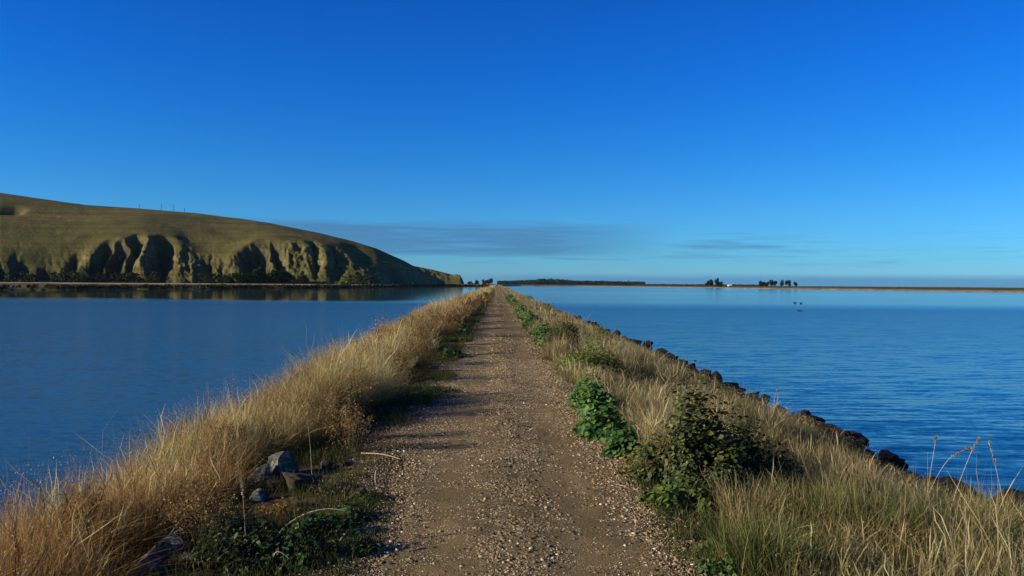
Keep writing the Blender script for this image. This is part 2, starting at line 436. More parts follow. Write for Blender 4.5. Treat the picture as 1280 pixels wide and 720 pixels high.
def far_y(m, a, b, p): return a + RNG.random(m) ** p * (b - a)
gy = np.concatenate([far_y(230000, 3, 30, 1.5), far_y(60000, 22, 90, 1.3), far_y(30000, 70, 300, 1.3), far_y(14000, 250, 900, 1.2)])
gx = RNG.uniform(-1.7, 1.75, len(gy))
trk = np.exp(-((gx + .42) / .30) ** 2) + np.exp(-((gx - .72) / .28) ** 2)
edge = np.maximum(path_l(gy) - gx, gx - path_r(gy))
pr_ = np.clip(.95 - .86 * trk + .5 * (gx > 1.0) * (gy < 12), 0, 1.3) * np.where(edge > 0, np.exp(-edge / .16) * .6, 1) * (.15 + 1.5 * sstep(.3, .62, fbm(gx * 1.3, gy * .7, 41)))
k = np.where(RNG.random(len(gy)) < pr_ * .55)[0]; n = len(k)
gx, gy = gx[k], gy[k]
PEB = [(.26, .19, .10), (.12, .09, .05), (.33, .25, .14), (.42, .34, .22), (.055, .045, .032), (.30, .17, .07), (.60, .55, .44)]
big = (RNG.random(n) < .10 + .12 * (gx > .85) + .08 * (np.abs(gx - .15) < .2))
sz = np.where(big, RNG.uniform(.011, .021, n), RNG.uniform(.005, .012, n)) * np.clip(.75 + gy / 60, .8, 5)
gdk = np.where(np.abs(gx - .15) < .24, .72, 1) * np.where(gx > 1.05, .85, 1)
gc = gdk[:, None] * palette(n, PEB, .2, RNG.choice(7, n, p=[.20, .2, .19, .13, .15, .09, .04]))
def grit(m, p):
    y = 3 + RNG.random(m) ** p * 17; x = RNG.uniform(-1.6, 1.8, m)
    e = np.maximum(path_l(y) - x, x - path_r(y)); k = RNG.random(m) < (1 - .6 * np.clip(np.exp(-((x + .42) / .26) ** 2) + np.exp(-((x - .72) / .24) ** 2), 0, 1)) * np.where(e > 0, np.exp(-e / .22), 1) * (.25 + 1.3 * sstep(.3, .6, fbm(x * 2.1 + 4, y * 1.2, 43)))
    x, y = x[k], y[k]; m = len(x); s_ = RNG.uniform(.0025, .0065, m) * np.clip(.7 + y / 16, .8, 1.9)
    o_ = np.array([(1, 0, 0), (0, 1, 0), (-1, 0, 0), (0, -1, 0), (.1, .1, .7)])
    V = o_[None] * (1 + RNG.uniform(-.35, .35, (m, 5, 3))) * s_[:, None, None]
    a = RNG.uniform(0, 6.28, m)[:, None]; X = V[..., 0] * np.cos(a) - V[..., 1] * np.sin(a); Yv = V[..., 0] * np.sin(a) + V[..., 1] * np.cos(a)
    V = np.stack([X + x[:, None], Yv + y[:, None], V[..., 2] + (G(x, y) + .017)[:, None]], -1)
    f = np.array([(0, 1, 4), (1, 2, 4), (2, 3, 4), (3, 0, 4)]); Fc = (f[None] + (np.arange(m) * 5)[:, None, None]).reshape(-1, 3)
    return tag(mesh_obj('gravel', V.reshape(-1, 3), Fc, M_STONES, cols=np.repeat(palette(m, PEB, .38), 5, 0)), 'fine sharp grit covering the near part of the track', 'gravel', kind='stuff')
grit(330000, 1.25)
tag(stones('gravel', n, gx, gy, sz, M_STONES, gc), 'brown loose gravel lying over the track', 'gravel')

# ------------------------------------------------------------------ grass maker
def blades(x, y, z, h, wd, lean_dir, lean, cols, tipcol=None, head=None, K=5):
    """ribbon blades; returns verts, faces, colours. head: 0..1 array, size of a seed head"""
    n = len(x); ti = np.linspace(0, 1, K)
    az = RNG.uniform(0, 6.283, n)
    sx, sy = np.cos(az), np.sin(az)
    prof = (1 - ti ** 2.2) * .9 + .1
    W = wd[:, None] * prof[None, :]
    if head is not None:
        hp = np.zeros(K); hp[-2] = 1.0; hp[-3] = .35
        if K >= 7: hp[-3] = 1.0; hp[-4] = .5
        W = W * np.where(head[:, None] > 0, .45, 1) + head[:, None] * hp[None, :]
    bend = ti ** 1.8
    cx = x[:, None] + np.cos(lean_dir)[:, None] * lean[:, None] * h[:, None] * bend
    cy = y[:, None] + np.sin(lean_dir)[:, None] * lean[:, None] * h[:, None] * bend
    wob = RNG.normal(0, .022, (n, K)) * h[:, None]; wob[:, 0] = 0
    cz = z[:, None] + h[:, None] * (ti[None, :] - .32 * (lean[:, None] ** 2) * ti[None, :] ** 2)
    cx = cx + wob; cy = cy + wob * .7
    V = np.empty((n, K, 2, 3))
    V[:, :, 0, 0] = cx - sx[:, None] * W; V[:, :, 1, 0] = cx + sx[:, None] * W
    V[:, :, 0, 1] = cy - sy[:, None] * W; V[:, :, 1, 1] = cy + sy[:, None] * W
    V[:, :, 0, 2] = cz; V[:, :, 1, 2] = cz
    a = np.arange(K - 1) * 2; f = np.stack([a, a + 1, a + 3, a + 2], 1)
    Fc = (f[None] + (np.arange(n) * K * 2)[:, None, None]).reshape(-1, 4)
    tc_ = cols if tipcol is None else tipcol
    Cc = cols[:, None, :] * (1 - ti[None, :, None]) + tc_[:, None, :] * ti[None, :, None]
    Cc = np.repeat(Cc[:, :, None, :], 2, 2)
    return V.reshape(-1, 3), Fc, Cc.reshape(-1, 3)

def leaf_shape(kind):
    if kind == 'round':   # mallow leaf: lobed disc, folded a little
        a = np.linspace(0, 6.283, 9)[:-1]; r = np.array([1, .82, 1, .82, 1, .82, .9, .55])
        v = np.stack([np.cos(a) * r, np.sin(a) * r, .18 * np.abs(np.sin(a)) + .12 * (r - .8)], 1)
        v = np.concatenate([[(0, 0, 0)], v]); f = np.array([(0, i + 1, (i + 1) % 8 + 1) for i in range(8)])
    else:
        v = np.array([(-1, 0, 0), (-.2, .42, .12), (1, 0, -.1), (-.2, -.42, .12), (0, 0, -.02)], float); f = np.array([(0, 4, 1), (1, 4, 2), (2, 4, 3), (3, 4, 0)])
    return v, f
def leaves(P, Nrm, size, kind, cols):
    """leaves at points P, facing roughly along Nrm"""
    lv, lf = leaf_shape(kind); n = len(P); k = len(lv)
    Nn = Nrm / np.linalg.norm(Nrm, axis=1)[:, None]
    h = RNG.normal(0, 1, (n, 3)); T = np.cross(Nn, h); T /= np.linalg.norm(T, axis=1)[:, None]; B = np.cross(Nn, T)
    V = P[:, None, :] + size[:, None, None] * (lv[None, :, 0, None] * T[:, None] + lv[None, :, 1, None] * B[:, None] + lv[None, :, 2, None] * Nn[:, None])
    return V.reshape(-1, 3), (lf[None] + (np.arange(n) * k)[:, None, None]).reshape(-1, 3), np.repeat(cols, k, 0)
def merge(parts):
    vs, fs, cs = [], [], []; o = 0
    for v, f, c_ in parts:
        vs.append(v); fs.append(f + o); cs.append(c_); o += len(v)
    return np.concatenate(vs), np.concatenate(fs), np.concatenate(cs)

def tufts(n, per, xr, yr, ypow, dens, spread):
    """clustered base points"""
    m = n // per
    cy = yr[0] + (RNG.random(m * 4) ** ypow) * (yr[1] - yr[0])
    cx = RNG.uniform(xr[0], xr[1], m * 4)
    k = np.where(RNG.random(m * 4) < dens(cx, cy))[0][:m]
    cx, cy = cx[k], cy[k]; m = len(k)
    X = (cx[:, None] + RNG.normal(0, spread, (m, per))).ravel(); Y = (cy[:, None] + RNG.normal(0, spread, (m, per))).ravel()
    global FAN
    FAN = (np.arctan2((Y - np.repeat(cy, per)), (X - np.repeat(cx, per))), np.hypot(X - np.repeat(cx, per), Y - np.repeat(cy, per)) / (spread + 1e-6))
    return X, Y, np.repeat(np.arange(m), per)

GOLD = np.array([(.46, .34, .14), (.53, .42, .20), (.38, .26, .09), (.58, .49, .27), (.30, .20, .075), (.48, .35, .14)])
RUST = np.array([(.24, .115, .045), (.28, .15, .055), (.19, .095, .045)])
TAN = np.array([(.30, .23, .11), (.36, .28, .15), (.24, .19, .09), (.20, .17, .07), (.40, .33, .19)])
OLIVE = np.array([(.10, .105, .035), (.13, .12, .045), (.075, .085, .03), (.16, .14, .055)])
GREEN = np.array([(.045, .075, .018), (.06, .09, .022), (.035, .06, .02)])

def inner_left(y):      # where the tall dry grass begins beside the track
    return -1.80 - .25 * sstep(9, 14, y) - .62 * sstep(10.0, 8.4, y) + .8 * (vnoise(y * .45, 0, 51) - .5) + .25 * (vnoise(y * 2, 0, 52) - .5) + .45 * sstep(22, 60, y)


# ground kept clear of tall grass for the plants and stones that stand there
for px_, py_, a_, b_ in [(738, 512, .45, .95), (764, 545, .42, .55), (788, 572, .30, .34), (748, 468, .75, .9), (704, 440, .55, .9), (676, 421, .5, 1.1), (868, 618, .66, .6), (930, 608, .66, .5), (650, 393, .5, 3), (640, 380, .5, 7),
                         (352, 600, .34, .26), (326, 610, .26, .2), (380, 615, .36, .26), (408, 590, .3, .25), (322, 630, .2, .2), (352, 640, .3, .3), (190, 712, .30, .26), (250, 672, .22, .18), (516, 466, .5, .6), (218, 655, .2, .2), (205, 700, .42, .34), (275, 650, .3, .26), (664, 402, .4, .9), (800, 598, .3, .3)]:
    EXC.append(hit(px_, py_) + (a_, b_))
def clear(x, y):
    m = np.ones(len(x))
    for ex, ey, a_, b_ in EXC: m = np.where(((x - ex) / a_) ** 2 + ((y - ey) / b_) ** 2 < 1, .04, m)
    return m

def grass_bank(n, per, yr, ypow, hs_, wd, spread, K, side, seed, tangle=.3):
    if side < 0:
        d = lambda x, y: ((x < inner_left(y)) & (x > left_edge(y) + .02)) * (.35 + .65 * sstep(.36, .5, fbm(x * 1.1, y * .7, 61))) * clear(x, y)
        xr = (-6.6, -1.4)
    else:
        def d(x, y):
            inn = 1.6 + .5 * (vnoise(y * .45, 0, 71) - .5) + .3 * (vnoise(y * 2, 0, 72) - .5)
            return ((x > inn) & (x < right_edge(y) - .95 + .7 * (vnoise(y * 1.3, 0, 73) - .5))) * (.3 + .7 * sstep(.36, .5, fbm(x * 1.1, y * .7, 74))) * clear(x, y)
        xr = (1.3, 7.4)
    x, y, tid = tufts(n, per, xr, yr, ypow, d, spread)
    r = np.random.default_rng(seed); m = tid.max() + 1
    z = G(x, y); k = z > -.02; fa, fr = FAN[0][k], FAN[1][k]; x, y, z, tid = x[k], y[k], z[k], tid[k]; n = len(x)
    t_h = (r.uniform(.42, 1.22, m) * np.where(r.random(m) < .12, 1.2, 1))[tid]; t_dir = r.uniform(0, 6.283, m)[tid]; t_c = r.random(m)[tid]; t_l = np.abs(r.normal(.22, .16, m))[tid]
    patch = sstep(.36, .62, fbm(x * .5, y * .33, 62 + (side > 0)))
    rr = RNG.random(n)
    if side < 0:
        edge = sstep(0, .8, x - left_edge(y))
        h = hs_ * t_h * RNG.uniform(.5, 1.1, n) * (.66 + .48 * patch) * (.6 + .4 * edge) * (1 + .32 * np.exp(-((x - inner_left(y) + .45) / .5) ** 2) * sstep(.35, .6, vnoise(y * .55, x * .4, 66)) * sstep(7.5, 9.5, y))
        base = palette(n, GOLD, .14, (t_c * 6).astype(int).clip(0, 5))
        base = np.where((RNG.random(n) < .35)[:, None], palette(n, GOLD, .3), base)
        rust = np.clip(sstep(.5, .62, fbm(x * .6 + 9, y * .25, 63)) * .75 + .5 * sstep(.9, .1, x - left_edge(y)), 0, 1)
        base = np.where((t_c * .5 + rr * .5 < rust * .8)[:, None], palette(n, RUST, .15), base)
        green = sstep(.54, .68, fbm(x * .9 + 3, y * .5, 64)) * .5 + sstep(-.6, 0, x - inner_left(y)) * .45
        isol = RNG.random(n) < green * (.5 + .7 * (t_c > .5)); isgr = isol & (rr < .25)
        base = np.where(isol[:, None], palette(n, OLIVE, .2), base)
    else:
        t_ = (x - 1.4) / (right_edge(y) - 1.4)
        h = hs_ * t_h * RNG.uniform(.45, 1.1, n) * (.62 + .5 * patch) * (1.05 - .68 * sstep(.45, .95, t_))
        ol = sstep(.42, .58, fbm(x * .6 + 5, y * .3, 76)); near = sstep(10, 6, y)
        base = palette(n, TAN, .16, (t_c * 5).astype(int).clip(0, 4))
        isol = (t_c * .6 + rr * .4) < (.16 + .5 * ol + .25 * near)
        base = np.where(isol[:, None], palette(n, OLIVE, .2), base)
        isgr = RNG.random(n) < (.2 * near + .06)
    base = base * (.62 + .75 * sstep(.3, .7, fbm(x * 1.7, y * 1.1, 67)))[:, None] * np.array([1, 1, 1.0])
    base = np.where(isgr[:, None], palette(n, GREEN, .2) * 1.4, base)
    h = np.where(isgr | isol, h * .7, h)
    stray = RNG.random(n) < .035; h = np.where(stray, h * RNG.uniform(1.05, 1.35, n), h)
    base = np.where((stray & (RNG.random(n) < .7))[:, None], palette(n, [(.50, .41, .24), (.44, .34, .19)], .12), base)
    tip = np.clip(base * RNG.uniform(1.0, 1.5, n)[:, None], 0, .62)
    flop = RNG.random(n) < tangle * .6
    ld = np.where(rr < .5, fa + RNG.normal(0, .5, n), np.where(rr < .7, t_dir + RNG.normal(0, .4, n), RNG.uniform(0, 6.283, n)))
    lean = np.where(flop, RNG.uniform(.6, 1.5, n), np.abs(t_l * .8 + .22 * fr * RNG.random(n) + RNG.normal(0, .14, n))).clip(0, 1.5)
    lean = np.where(stray, lean * .5, lean)
    head = np.where((RNG.random(n) < .20) & ~isgr, RNG.uniform(.8, 2.2, n) * wd * 1.5, 0)
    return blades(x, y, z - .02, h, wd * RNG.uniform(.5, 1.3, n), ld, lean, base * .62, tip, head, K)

parts = [grass_bank(140000, 24, (1.5, 14), .9, .62, .0013, .055, 7, -1, 5, .8),
         grass_bank(110000, 18, (14, 48), 1.0, .68, .0026, .09, 5, -1, 6, .6),
         grass_bank(80000, 9, (48, 200), 1.3, .76, .008, .2, 4, -1, 7),
         grass_bank(40000, 6, (200, 980), 1.2, .86, .03, .5, 4, -1, 8)]
def seeds(m, yr, ypow, size, side, cols):
    y = yr[0] + RNG.random(m) ** ypow * (yr[1] - yr[0])
    x = RNG.uniform(-6.2, -1.6, m) if side < 0 else RNG.uniform(1.6, 6.6, m)
    k = (x < inner_left(y) + .05) & (x > left_edge(y)) if side < 0 else (x > 1.75) & (x < right_edge(y) - .6)
    k &= (clear(x, y) > .5) & (sstep(.38, .52, fbm(x * 1.1, y * .7, 61 if side < 0 else 74)) > RNG.random(m) * .8)
    x, y = x[k], y[k]; m = len(x)
    top = (.78 if side < 0 else .55) * (.6 + .4 * sstep(0, .8, x - left_edge(y)) if side < 0 else 1.05 - .65 * sstep(.45, .95, (x - 1.4) / 5.3)) * (.62 + .42 * sstep(.36, .62, fbm(x * .5, y * .33, 62 + (side > 0))))
    z = G(x, y) + top * RNG.uniform(.35, 1.12, m)
    return leaves(np.stack([x, y, z], 1), RNG.normal(0, 1, (m, 3)) * (1, 1, .5), size * RNG.uniform(.5, 1.3, m), 'long', palette(m, cols, .2))
SG = [(.52, .40, .20), (.42, .28, .11), (.34, .20, .08), (.56, .47, .28)]
sl = merge([seeds(90000, (3, 16), .9, .0065, -1, SG), seeds(60000, (14, 60), 1.0, .013, -1, SG), seeds(26000, (50, 220), 1.2, .03, -1, SG)])
tag(mesh_obj('grass', sl[0], sl[1], M_GRASS, cols=sl[2]), 'fine dry seed heads hanging in the golden grass of the left bank', 'grass', kind='stuff')
SR = [(.42, .35, .2), (.34, .27, .14), (.24, .2, .1)]
sr_ = merge([seeds(40000, (3, 16), .9, .006, 1, SR), seeds(34000, (14, 60), 1.0, .012, 1, SR)])
tag(mesh_obj('grass', sr_[0], sr_[1], M_GRASS, cols=sr_[2]), 'fine seed heads scattered in the tan grass of the right bank', 'grass', kind='stuff')
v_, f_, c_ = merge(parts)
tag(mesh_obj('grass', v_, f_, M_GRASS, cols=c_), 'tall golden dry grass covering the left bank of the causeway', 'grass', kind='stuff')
parts = [grass_bank(105000, 26, (2.0, 14), .9, .58, .0015, .065, 7, 1, 15, .6),
         grass_bank(95000, 18, (14, 48), 1.0, .58, .003, .1, 5, 1, 16, .5),
         grass_bank(66000, 9, (48, 200), 1.3, .66, .009, .2, 4, 1, 17),
         grass_bank(34000, 6, (200, 980), 1.2, .78, .03, .5, 4, 1, 18)]
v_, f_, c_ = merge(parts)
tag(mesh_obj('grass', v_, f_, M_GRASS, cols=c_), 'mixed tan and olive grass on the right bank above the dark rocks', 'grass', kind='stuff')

# low weeds and turf on the shaded verge beside the track
def verge(n, yr, ypow, xr, inner, outer, hh, wd, cols, seed, thr=.47):
    d = lambda x, y: ((x > inner(y)) & (x < outer(y))) * sstep(thr, thr + .08, fbm(x * 1.4, y * .8, seed))
    x, y, tid = tufts(n, 8, xr, yr, ypow, d, .04)
    z = G(x, y); n = len(x)
    base = palette(n, cols, .22)
    return blades(x, y, z - .01, hh * RNG.uniform(.5, 1.3, n), np.full(n, wd), RNG.uniform(0, 6.28, n), np.abs(RNG.normal(.5, .3, n)), base * .8, base * 1.25, None, 4)
mixc = np.concatenate([GREEN, GREEN, OLIVE, np.array([(.16, .12, .06), (.10, .08, .045)])])
parts = [verge(34000, (2.5, 26), .9, (-2.9, -.8), lambda y: inner_left(y) - .3, lambda y: path_l(y) - .02, .12, .0030, mixc, 81, .42),
         verge(20000, (26, 240), 1.3, (-2.9, -.8), lambda y: inner_left(y) - .3, lambda y: path_l(y) + .1, .17, .010, mixc, 82, .40),
         verge(14000, (2.5, 26), .9, (.9, 2.4), lambda y: path_r(y) + .03, lambda y: 2.3 + 0 * y, .11, .0030, mixc, 83, .45),
         verge(12000, (26, 240), 1.3, (.9, 2.4), lambda y: path_r(y) - .05, lambda y: 2.3 + 0 * y, .16, .010, mixc, 84, .42)]
v_, f_, c_ = merge(parts)
tag(mesh_obj('weeds', v_, f_, M_GRASS, cols=c_), 'short green weeds and turf along both edges of the track', 'weeds', kind='stuff')

# ------------------------------------------------------------------ rocks
def ico(sub):
    import bmesh
    bm = bmesh.new(); bmesh.ops.create_icosphere(bm, subdivisions=sub, radius=1)
    V = np.array([v.co[:] for v in bm.verts]); Fc = np.array([[v.index for v in f.verts] for f in bm.faces]); bm.free()
    return V, Fc
ICO2, ICO3, ICO4 = ico(2), ico(3), ico(4)
def rock_mesh(size, seed, res=ICO3, cuts=20, rough=.15):
    r = np.random.default_rng(seed); V = res[0].copy()
    for _ in range(cuts):
        nrm = r.normal(0, 1, 3); nrm /= np.linalg.norm(nrm); d = r.uniform(.38, .82)
        dd = V @ nrm - d; V = V - np.where(dd > 0, dd, 0)[:, None] * nrm[None, :]
    nn = fbm(V[:, 0] * 2.9 + seed + V[:, 2] * 1.7, V[:, 1] * 2.9 + V[:, 2] * 2.3, seed, 5) - .5
    n2_ = fbm(V[:, 0] * 7 + V[:, 2] * 5, V[:, 1] * 7 - V[:, 2] * 4, seed + 3, 3) - .5
    V = V * (1 + rough * 2.2 * nn + rough * .9 * n2_)[:, None]
    return V * np.array(size)[None, :], res[1]
def rock(x, y, size, seed, mat, label, group=None, dz=0.0, res=ICO3, name='rock', rz=None, tilt=.25):
    V, Fc = rock_mesh(size, seed, res)
    o = mesh_obj(name, V, Fc, mat, smooth=False)
    z = max(g1(x, y), -.35) + size[2] * .25 + dz
    rr = random.Random(seed)
    o.location = (x, y, z); o.rotation_euler = (rr.uniform(-tilt, tilt), rr.uniform(-tilt, tilt), rr.uniform(0, 6.28) if rz is None else rz)
    return tag(o, label, 'rock', group)

x, y = hit(352, 596); rock(x, y, (.30, .22, .22), 3, M_ROCK, 'pale grey lichen covered boulder standing highest among the rocks by the dry grass', res=ICO4, dz=.05)
x, y = hit(326, 606); rock(x, y, (.25, .18, .17), 5, M_ROCK, 'rounded blue grey rock leaning against the tallest lichen covered boulder', res=ICO4)
x, y = hit(378, 612); rock(x, y, (.27, .2, .18), 8, M_ROCKB, 'brown weathered rock in front of the tallest lichen covered boulder', res=ICO4)
x, y = hit(322, 628); rock(x, y, (.13, .12, .09), 12, M_ROCK, 'small dark grey rock just behind the orange ground plant', res=ICO4)
x, y = hit(408, 585); rock(x, y, (.17, .12, .09), 15, M_ROCKB, 'low brown flat rock half in shade, the one nearest the track', res=ICO4)
x, y = hit(186, 716); rock(x, y, (.20, .15, .11), 21, M_ROCK, 'pale lichen rock at the foot of the golden grass, lowest in view', res=ICO4)
x, y = hit(250, 672); rock(x, y, (.12, .10, .06), 27, M_ROCK, 'small pale rock crossed by dead stalks in the golden grass', res=ICO4)
x, y = hit(300, 618); rock(x, y, (.15, .11, .10), 41, M_ROCK, 'pale grey rock half buried in golden grass left of the rounded blue grey one', res=ICO4)
x, y = hit(345, 612); rock(x, y, (.16, .12, .10), 43, M_ROCKB, 'mossy brown rock wedged between the grey boulders', res=ICO4)
x, y = hit(432, 583); rock(x, y, (.10, .08, .05), 45, M_ROCKB, 'fist sized brown rock beyond the low flat one at the gravel edge', res=ICO4)
x, y = hit(374, 632); rock(x, y, (.12, .10, .06), 47, M_ROCKB, 'low brown rock behind the orange ground plant on the track side', res=ICO4)
x, y = hit(212, 694); rock(x, y, (.17, .13, .12), 51, M_ROCK, 'pale rough rock just above the lowest lichen rock, dead stalks beside it', res=ICO4)
x, y = hit(236, 700); rock(x, y, (.10, .08, .07), 53, M_ROCK, 'small pale stone right of the lowest lichen rock', res=ICO4)
x, y = hit(272, 652); rock(x, y, (.14, .11, .09), 55, M_ROCK, 'pale stone at the edge of the golden grass left of the small orange tuft', res=ICO4)
x, y = hit(288, 640); rock(x, y, (.10, .09, .08), 57, M_ROCKB, 'brownish stone touching the pale one left of the small orange tuft', res=ICO4)
x, y = hit(516, 466); rock(x, y, (.26, .22, .34), 33, M_ROCKB, 'grey upright stone in the verge between dry grass and track, farther along', res=ICO4)
x, y = hit(500, 462); rock(x, y, (.22, .2, .2), 35, M_ROCKB, 'low brown stone beside the farther grey upright stone', res=ICO4)

# dark rocks armouring the waterline on the right
yy = 3.2; i = 0; RG = 'dark rocks along the water edge'
RLAB = 'dark wet rock in the long row of rocks at the right water edge'
while yy < 125 and i < 285:
    re_ = float(right_edge(np.array([yy]))[0])
    for _ in range(3):
        s = random.choice((.06, .09, .12, .15, .2, .26)) * random.uniform(.75, 1.2) * (1 + yy / 150)
        if vnoise(yy * .8, 0, 77) < .28 and random.random() < .75: continue
        xx_ = re_ + random.uniform(-.95, .38)
        rock(xx_, yy + random.uniform(-.2, .2), (s * random.uniform(.8, 1.5), s * random.uniform(.8, 1.3), s * random.uniform(.45, .95)), 100 + i, M_RIP, RLAB, RG, res=ICO3, dz=.04)
        i += 1
    yy += .27 + yy * .017
def wrock(px, py, size, seed, lab):
    v = ray(px, py); t_ = -3.0 / v.z; x, y = v.x * t_, v.y * t_
    rock(x, y, size, seed, M_RIP, lab, None, dz=0, res=ICO3).location.z = size[2] * .3
wrock(1050, 566, (.27, .25, .42), 401, 'largest dark rounded rock rising at the bend of the waterline rocks')
wrock(1024, 556, (.22, .25, .34), 402, 'dark rock directly behind the largest waterline rock, slightly lower')
wrock(1003, 532, (.2, .22, .36), 403, 'dark pointed rock in the waterline row beyond the largest rock')
wrock(1086, 573, (.20, .13, .15), 404, 'flat dark rock reaching into the water in front of the largest one')
wrock(1128, 582, (.13, .10, .10), 405, 'small dark rock alone in the water away from the row')
wrock(1077, 555, (.13, .1, .17), 406, 'small dark rock standing in the water behind the flat reaching rock')
wrock(1165, 612, (.16, .15, .20), 407, 'dark rock poking up behind the green yellow tussock grass')
# ------------------------------------------------------------------ plants
def tube(pts, r0, r1, sides=5):
    pts = np.array(pts, float); n = len(pts); V = []; Fc = []
    for i, p in enumerate(pts):
        d = pts[min(i + 1, n - 1)] - pts[max(i - 1, 0)]; d /= np.linalg.norm(d) + 1e-9
        a = np.cross(d, (0.31, .9, .2)); a /= np.linalg.norm(a); b = np.cross(d, a); r = r0 + (r1 - r0) * i / (n - 1)
        for s in range(sides):
            t_ = 6.283 * s / sides; V.append(p + r * (math.cos(t_) * a + math.sin(t_) * b))
    for i in range(n - 1):
        for s in range(sides):
            Fc.append((i * sides + s, i * sides + (s + 1) % sides, (i + 1) * sides + (s + 1) % sides, (i + 1) * sides + s))
    return np.array(V), np.array(Fc)
def mtubes(ts):
    vs, fs = [], []; o = 0
    for v, f in ts: vs.append(v); fs.append(f + o); o += len(v)
    return np.concatenate(vs), np.concatenate(fs)
M_STEM = plain('plant_stem', (.10, .09, .045), .8, 20)
M_STALK = plain('dead_stalk', (.42, .36, .27), .8, 25, .3)
M_BARK = plain('bark', (.09, .07, .055), .9, 6, .3)

def plant(px, py, w_, d_, h_, nl, ls, kind, cols, label, name='leafy_plant', cat='plant', group=None, flowers=0, fc=None, jit=.22, lobes=5, pos=None, shell=.55, mat=None, wd=None):
    x, y = hit(px, py) if pos is None else pos
    z = g1(x, y)
    root = empty(name, (x, y, z), label, cat, group)
    # several overlapping mounds of unequal height give the uneven outline
    r = np.random.default_rng(int(abs(x * 91 + y * 37) * 100) % 99991)
    lobes = int(lobes * 1.8)
    L_ = []
    for _ in range(lobes):
        a_, q_ = r.uniform(0, 6.28), r.random() ** .5
        L_.append((math.cos(a_) * q_ * .78 * w_, math.sin(a_) * q_ * .78 * d_, h_ * (1 - .62 * q_ ** 1.5) * r.uniform(.6, 1.08), r.uniform(.26, .5)))
    L_[0] = (0, 0, h_, .42)
    Ps, Ns, Ts = [], [], []
    for (lx, ly, lh, lr) in L_:
        m = nl // lobes
        dd = r.normal(0, 1, (m, 3)); dd /= np.linalg.norm(dd, axis=1)[:, None]; dd[:, 2] = np.abs(dd[:, 2])
        rad = (shell + (1.05 - shell) * r.random(m) ** .6) * (1 + .16 * r.normal(0, 1, m).clip(-1.5, 1.6))
        P = dd * rad[:, None] * np.array([w_ * lr, d_ * lr, lh]); P[:, 0] += lx; P[:, 1] += ly
        Ps.append(P); Ns.append(dd + r.normal(0, .55, (m, 3)) + np.array([-.25, -.1, .7]))
        for _ in range(7):
            j = r.integers(0, m); e = P[j]; Ts.append(tube([(lx * .6, ly * .6, -.02), (lx * .8 + e[0] * .2, ly * .8 + e[1] * .2, e[2] * .5), e], .004 * h_ / .4, .0015))
    P = np.concatenate(Ps); Nm = np.concatenate(Ns); P[:, 2] = np.maximum(P[:, 2], .01)
    gz = G(P[:, 0] + x, P[:, 1] + y) - z; P[:, 2] += gz * .8
    cc = palette(len(P), cols, jit) * (.75 + .5 * vnoise(P[:, 0] * 7 + 3, P[:, 1] * 7 + P[:, 2] * 5, 55))[:, None]
    v_, f_, c_ = leaves(P, Nm, ls * RNG.uniform(.3, 1.3, len(P)), kind, cc)
    mesh_obj('leaves', v_, f_, mat or M_LEAF, root, cc if False else c_)
    v_, f_ = mtubes(Ts); mesh_obj('stems', v_, f_, M_STEM, root)
    for k_ in range(flowers):
        i_ = int(np.argmin(np.abs(P[:, 0] + w_ * .3) + np.abs(P[:, 2] - h_ * .5) + r.random(len(P)) * .15)); c0 = P[i_] + np.array([-.03 + k_ * .012, -.05, .03])
        pv, pf, pc = leaves(np.repeat(c0[None], 6, 0) + r.normal(0, .006, (6, 3)), r.normal(0, .4, (6, 3)) + np.array([-.2, -.8, .5]), np.full(6, .02), 'long', palette(6, [fc], .1))
        mesh_obj('flower', pv, pf, M_LEAF, root, pc)
    return root

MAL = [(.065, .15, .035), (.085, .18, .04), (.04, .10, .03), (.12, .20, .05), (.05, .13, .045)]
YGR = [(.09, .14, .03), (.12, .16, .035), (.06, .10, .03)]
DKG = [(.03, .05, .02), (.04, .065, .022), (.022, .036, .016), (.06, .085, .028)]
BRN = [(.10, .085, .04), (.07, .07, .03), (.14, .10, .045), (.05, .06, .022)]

plant(738, 512, .42, .95, .50, 2600, .042, 'round', MAL, 'bright green mallow mound right of the track with a rounded olive bush behind')
plant(762, 545, .40, .50, .46, 1600, .042, 'round', MAL, 'bright green broad leaved mallow with a cluster of yellow flowers', flowers=5, fc=(.8, .65, .03))
plant(786, 574, .28, .30, .34, 900, .040, 'round', MAL, 'green mallow sprawling onto the gravel, between yellow flowers and brown grass clump')
plant(748, 470, .80, 1.1, 1.0, 14000, .036, 'long', [(.13, .18, .04), (.17, .20, .05), (.09, .13, .03)], 'rounded olive green bush just behind the bright mallow mounds', name='low_bush', cat='bush')
plant(706, 436, .72, 1.2, .98, 9000, .042, 'long', BRN[:2] + DKG[:2], 'brownish green bush on the verge between two patches of bright leaves', name='low_bush', cat='bush')
plant(678, 421, .5, 1.1, .62, 1700, .045, 'round', MAL, 'bright green leafy clump at the track edge beyond the brownish bush')
plant(664, 406, .55, 1.6, .75, 1500, .055, 'round', MAL, 'dark topped leafy clump behind the bright clump at the track edge')
plant(650, 393, .55, 3.2, .62, 1300, .07, 'round', MAL, 'mid green weed patch hugging the far right edge of the track')
plant(640, 380, .6, 8, .62, 1000, .11, 'round', MAL, 'most distant green weed patch on the right edge of the track')
plant(692, 430, .4, .8, .5, 1300, .036, 'round', MAL, 'bright leafy plant squeezed between the brownish bush and the track')
plant(657, 399, .45, 1.4, .5, 1000, .05, 'round', MAL, 'leafy patch linking two clumps along the track edge, mid distance')
plant(722, 452, .32, .5, .4, 1100, .03, 'round', BRN + MAL[:2], 'mixed brown and green weed between the olive bush and the brownish bush')
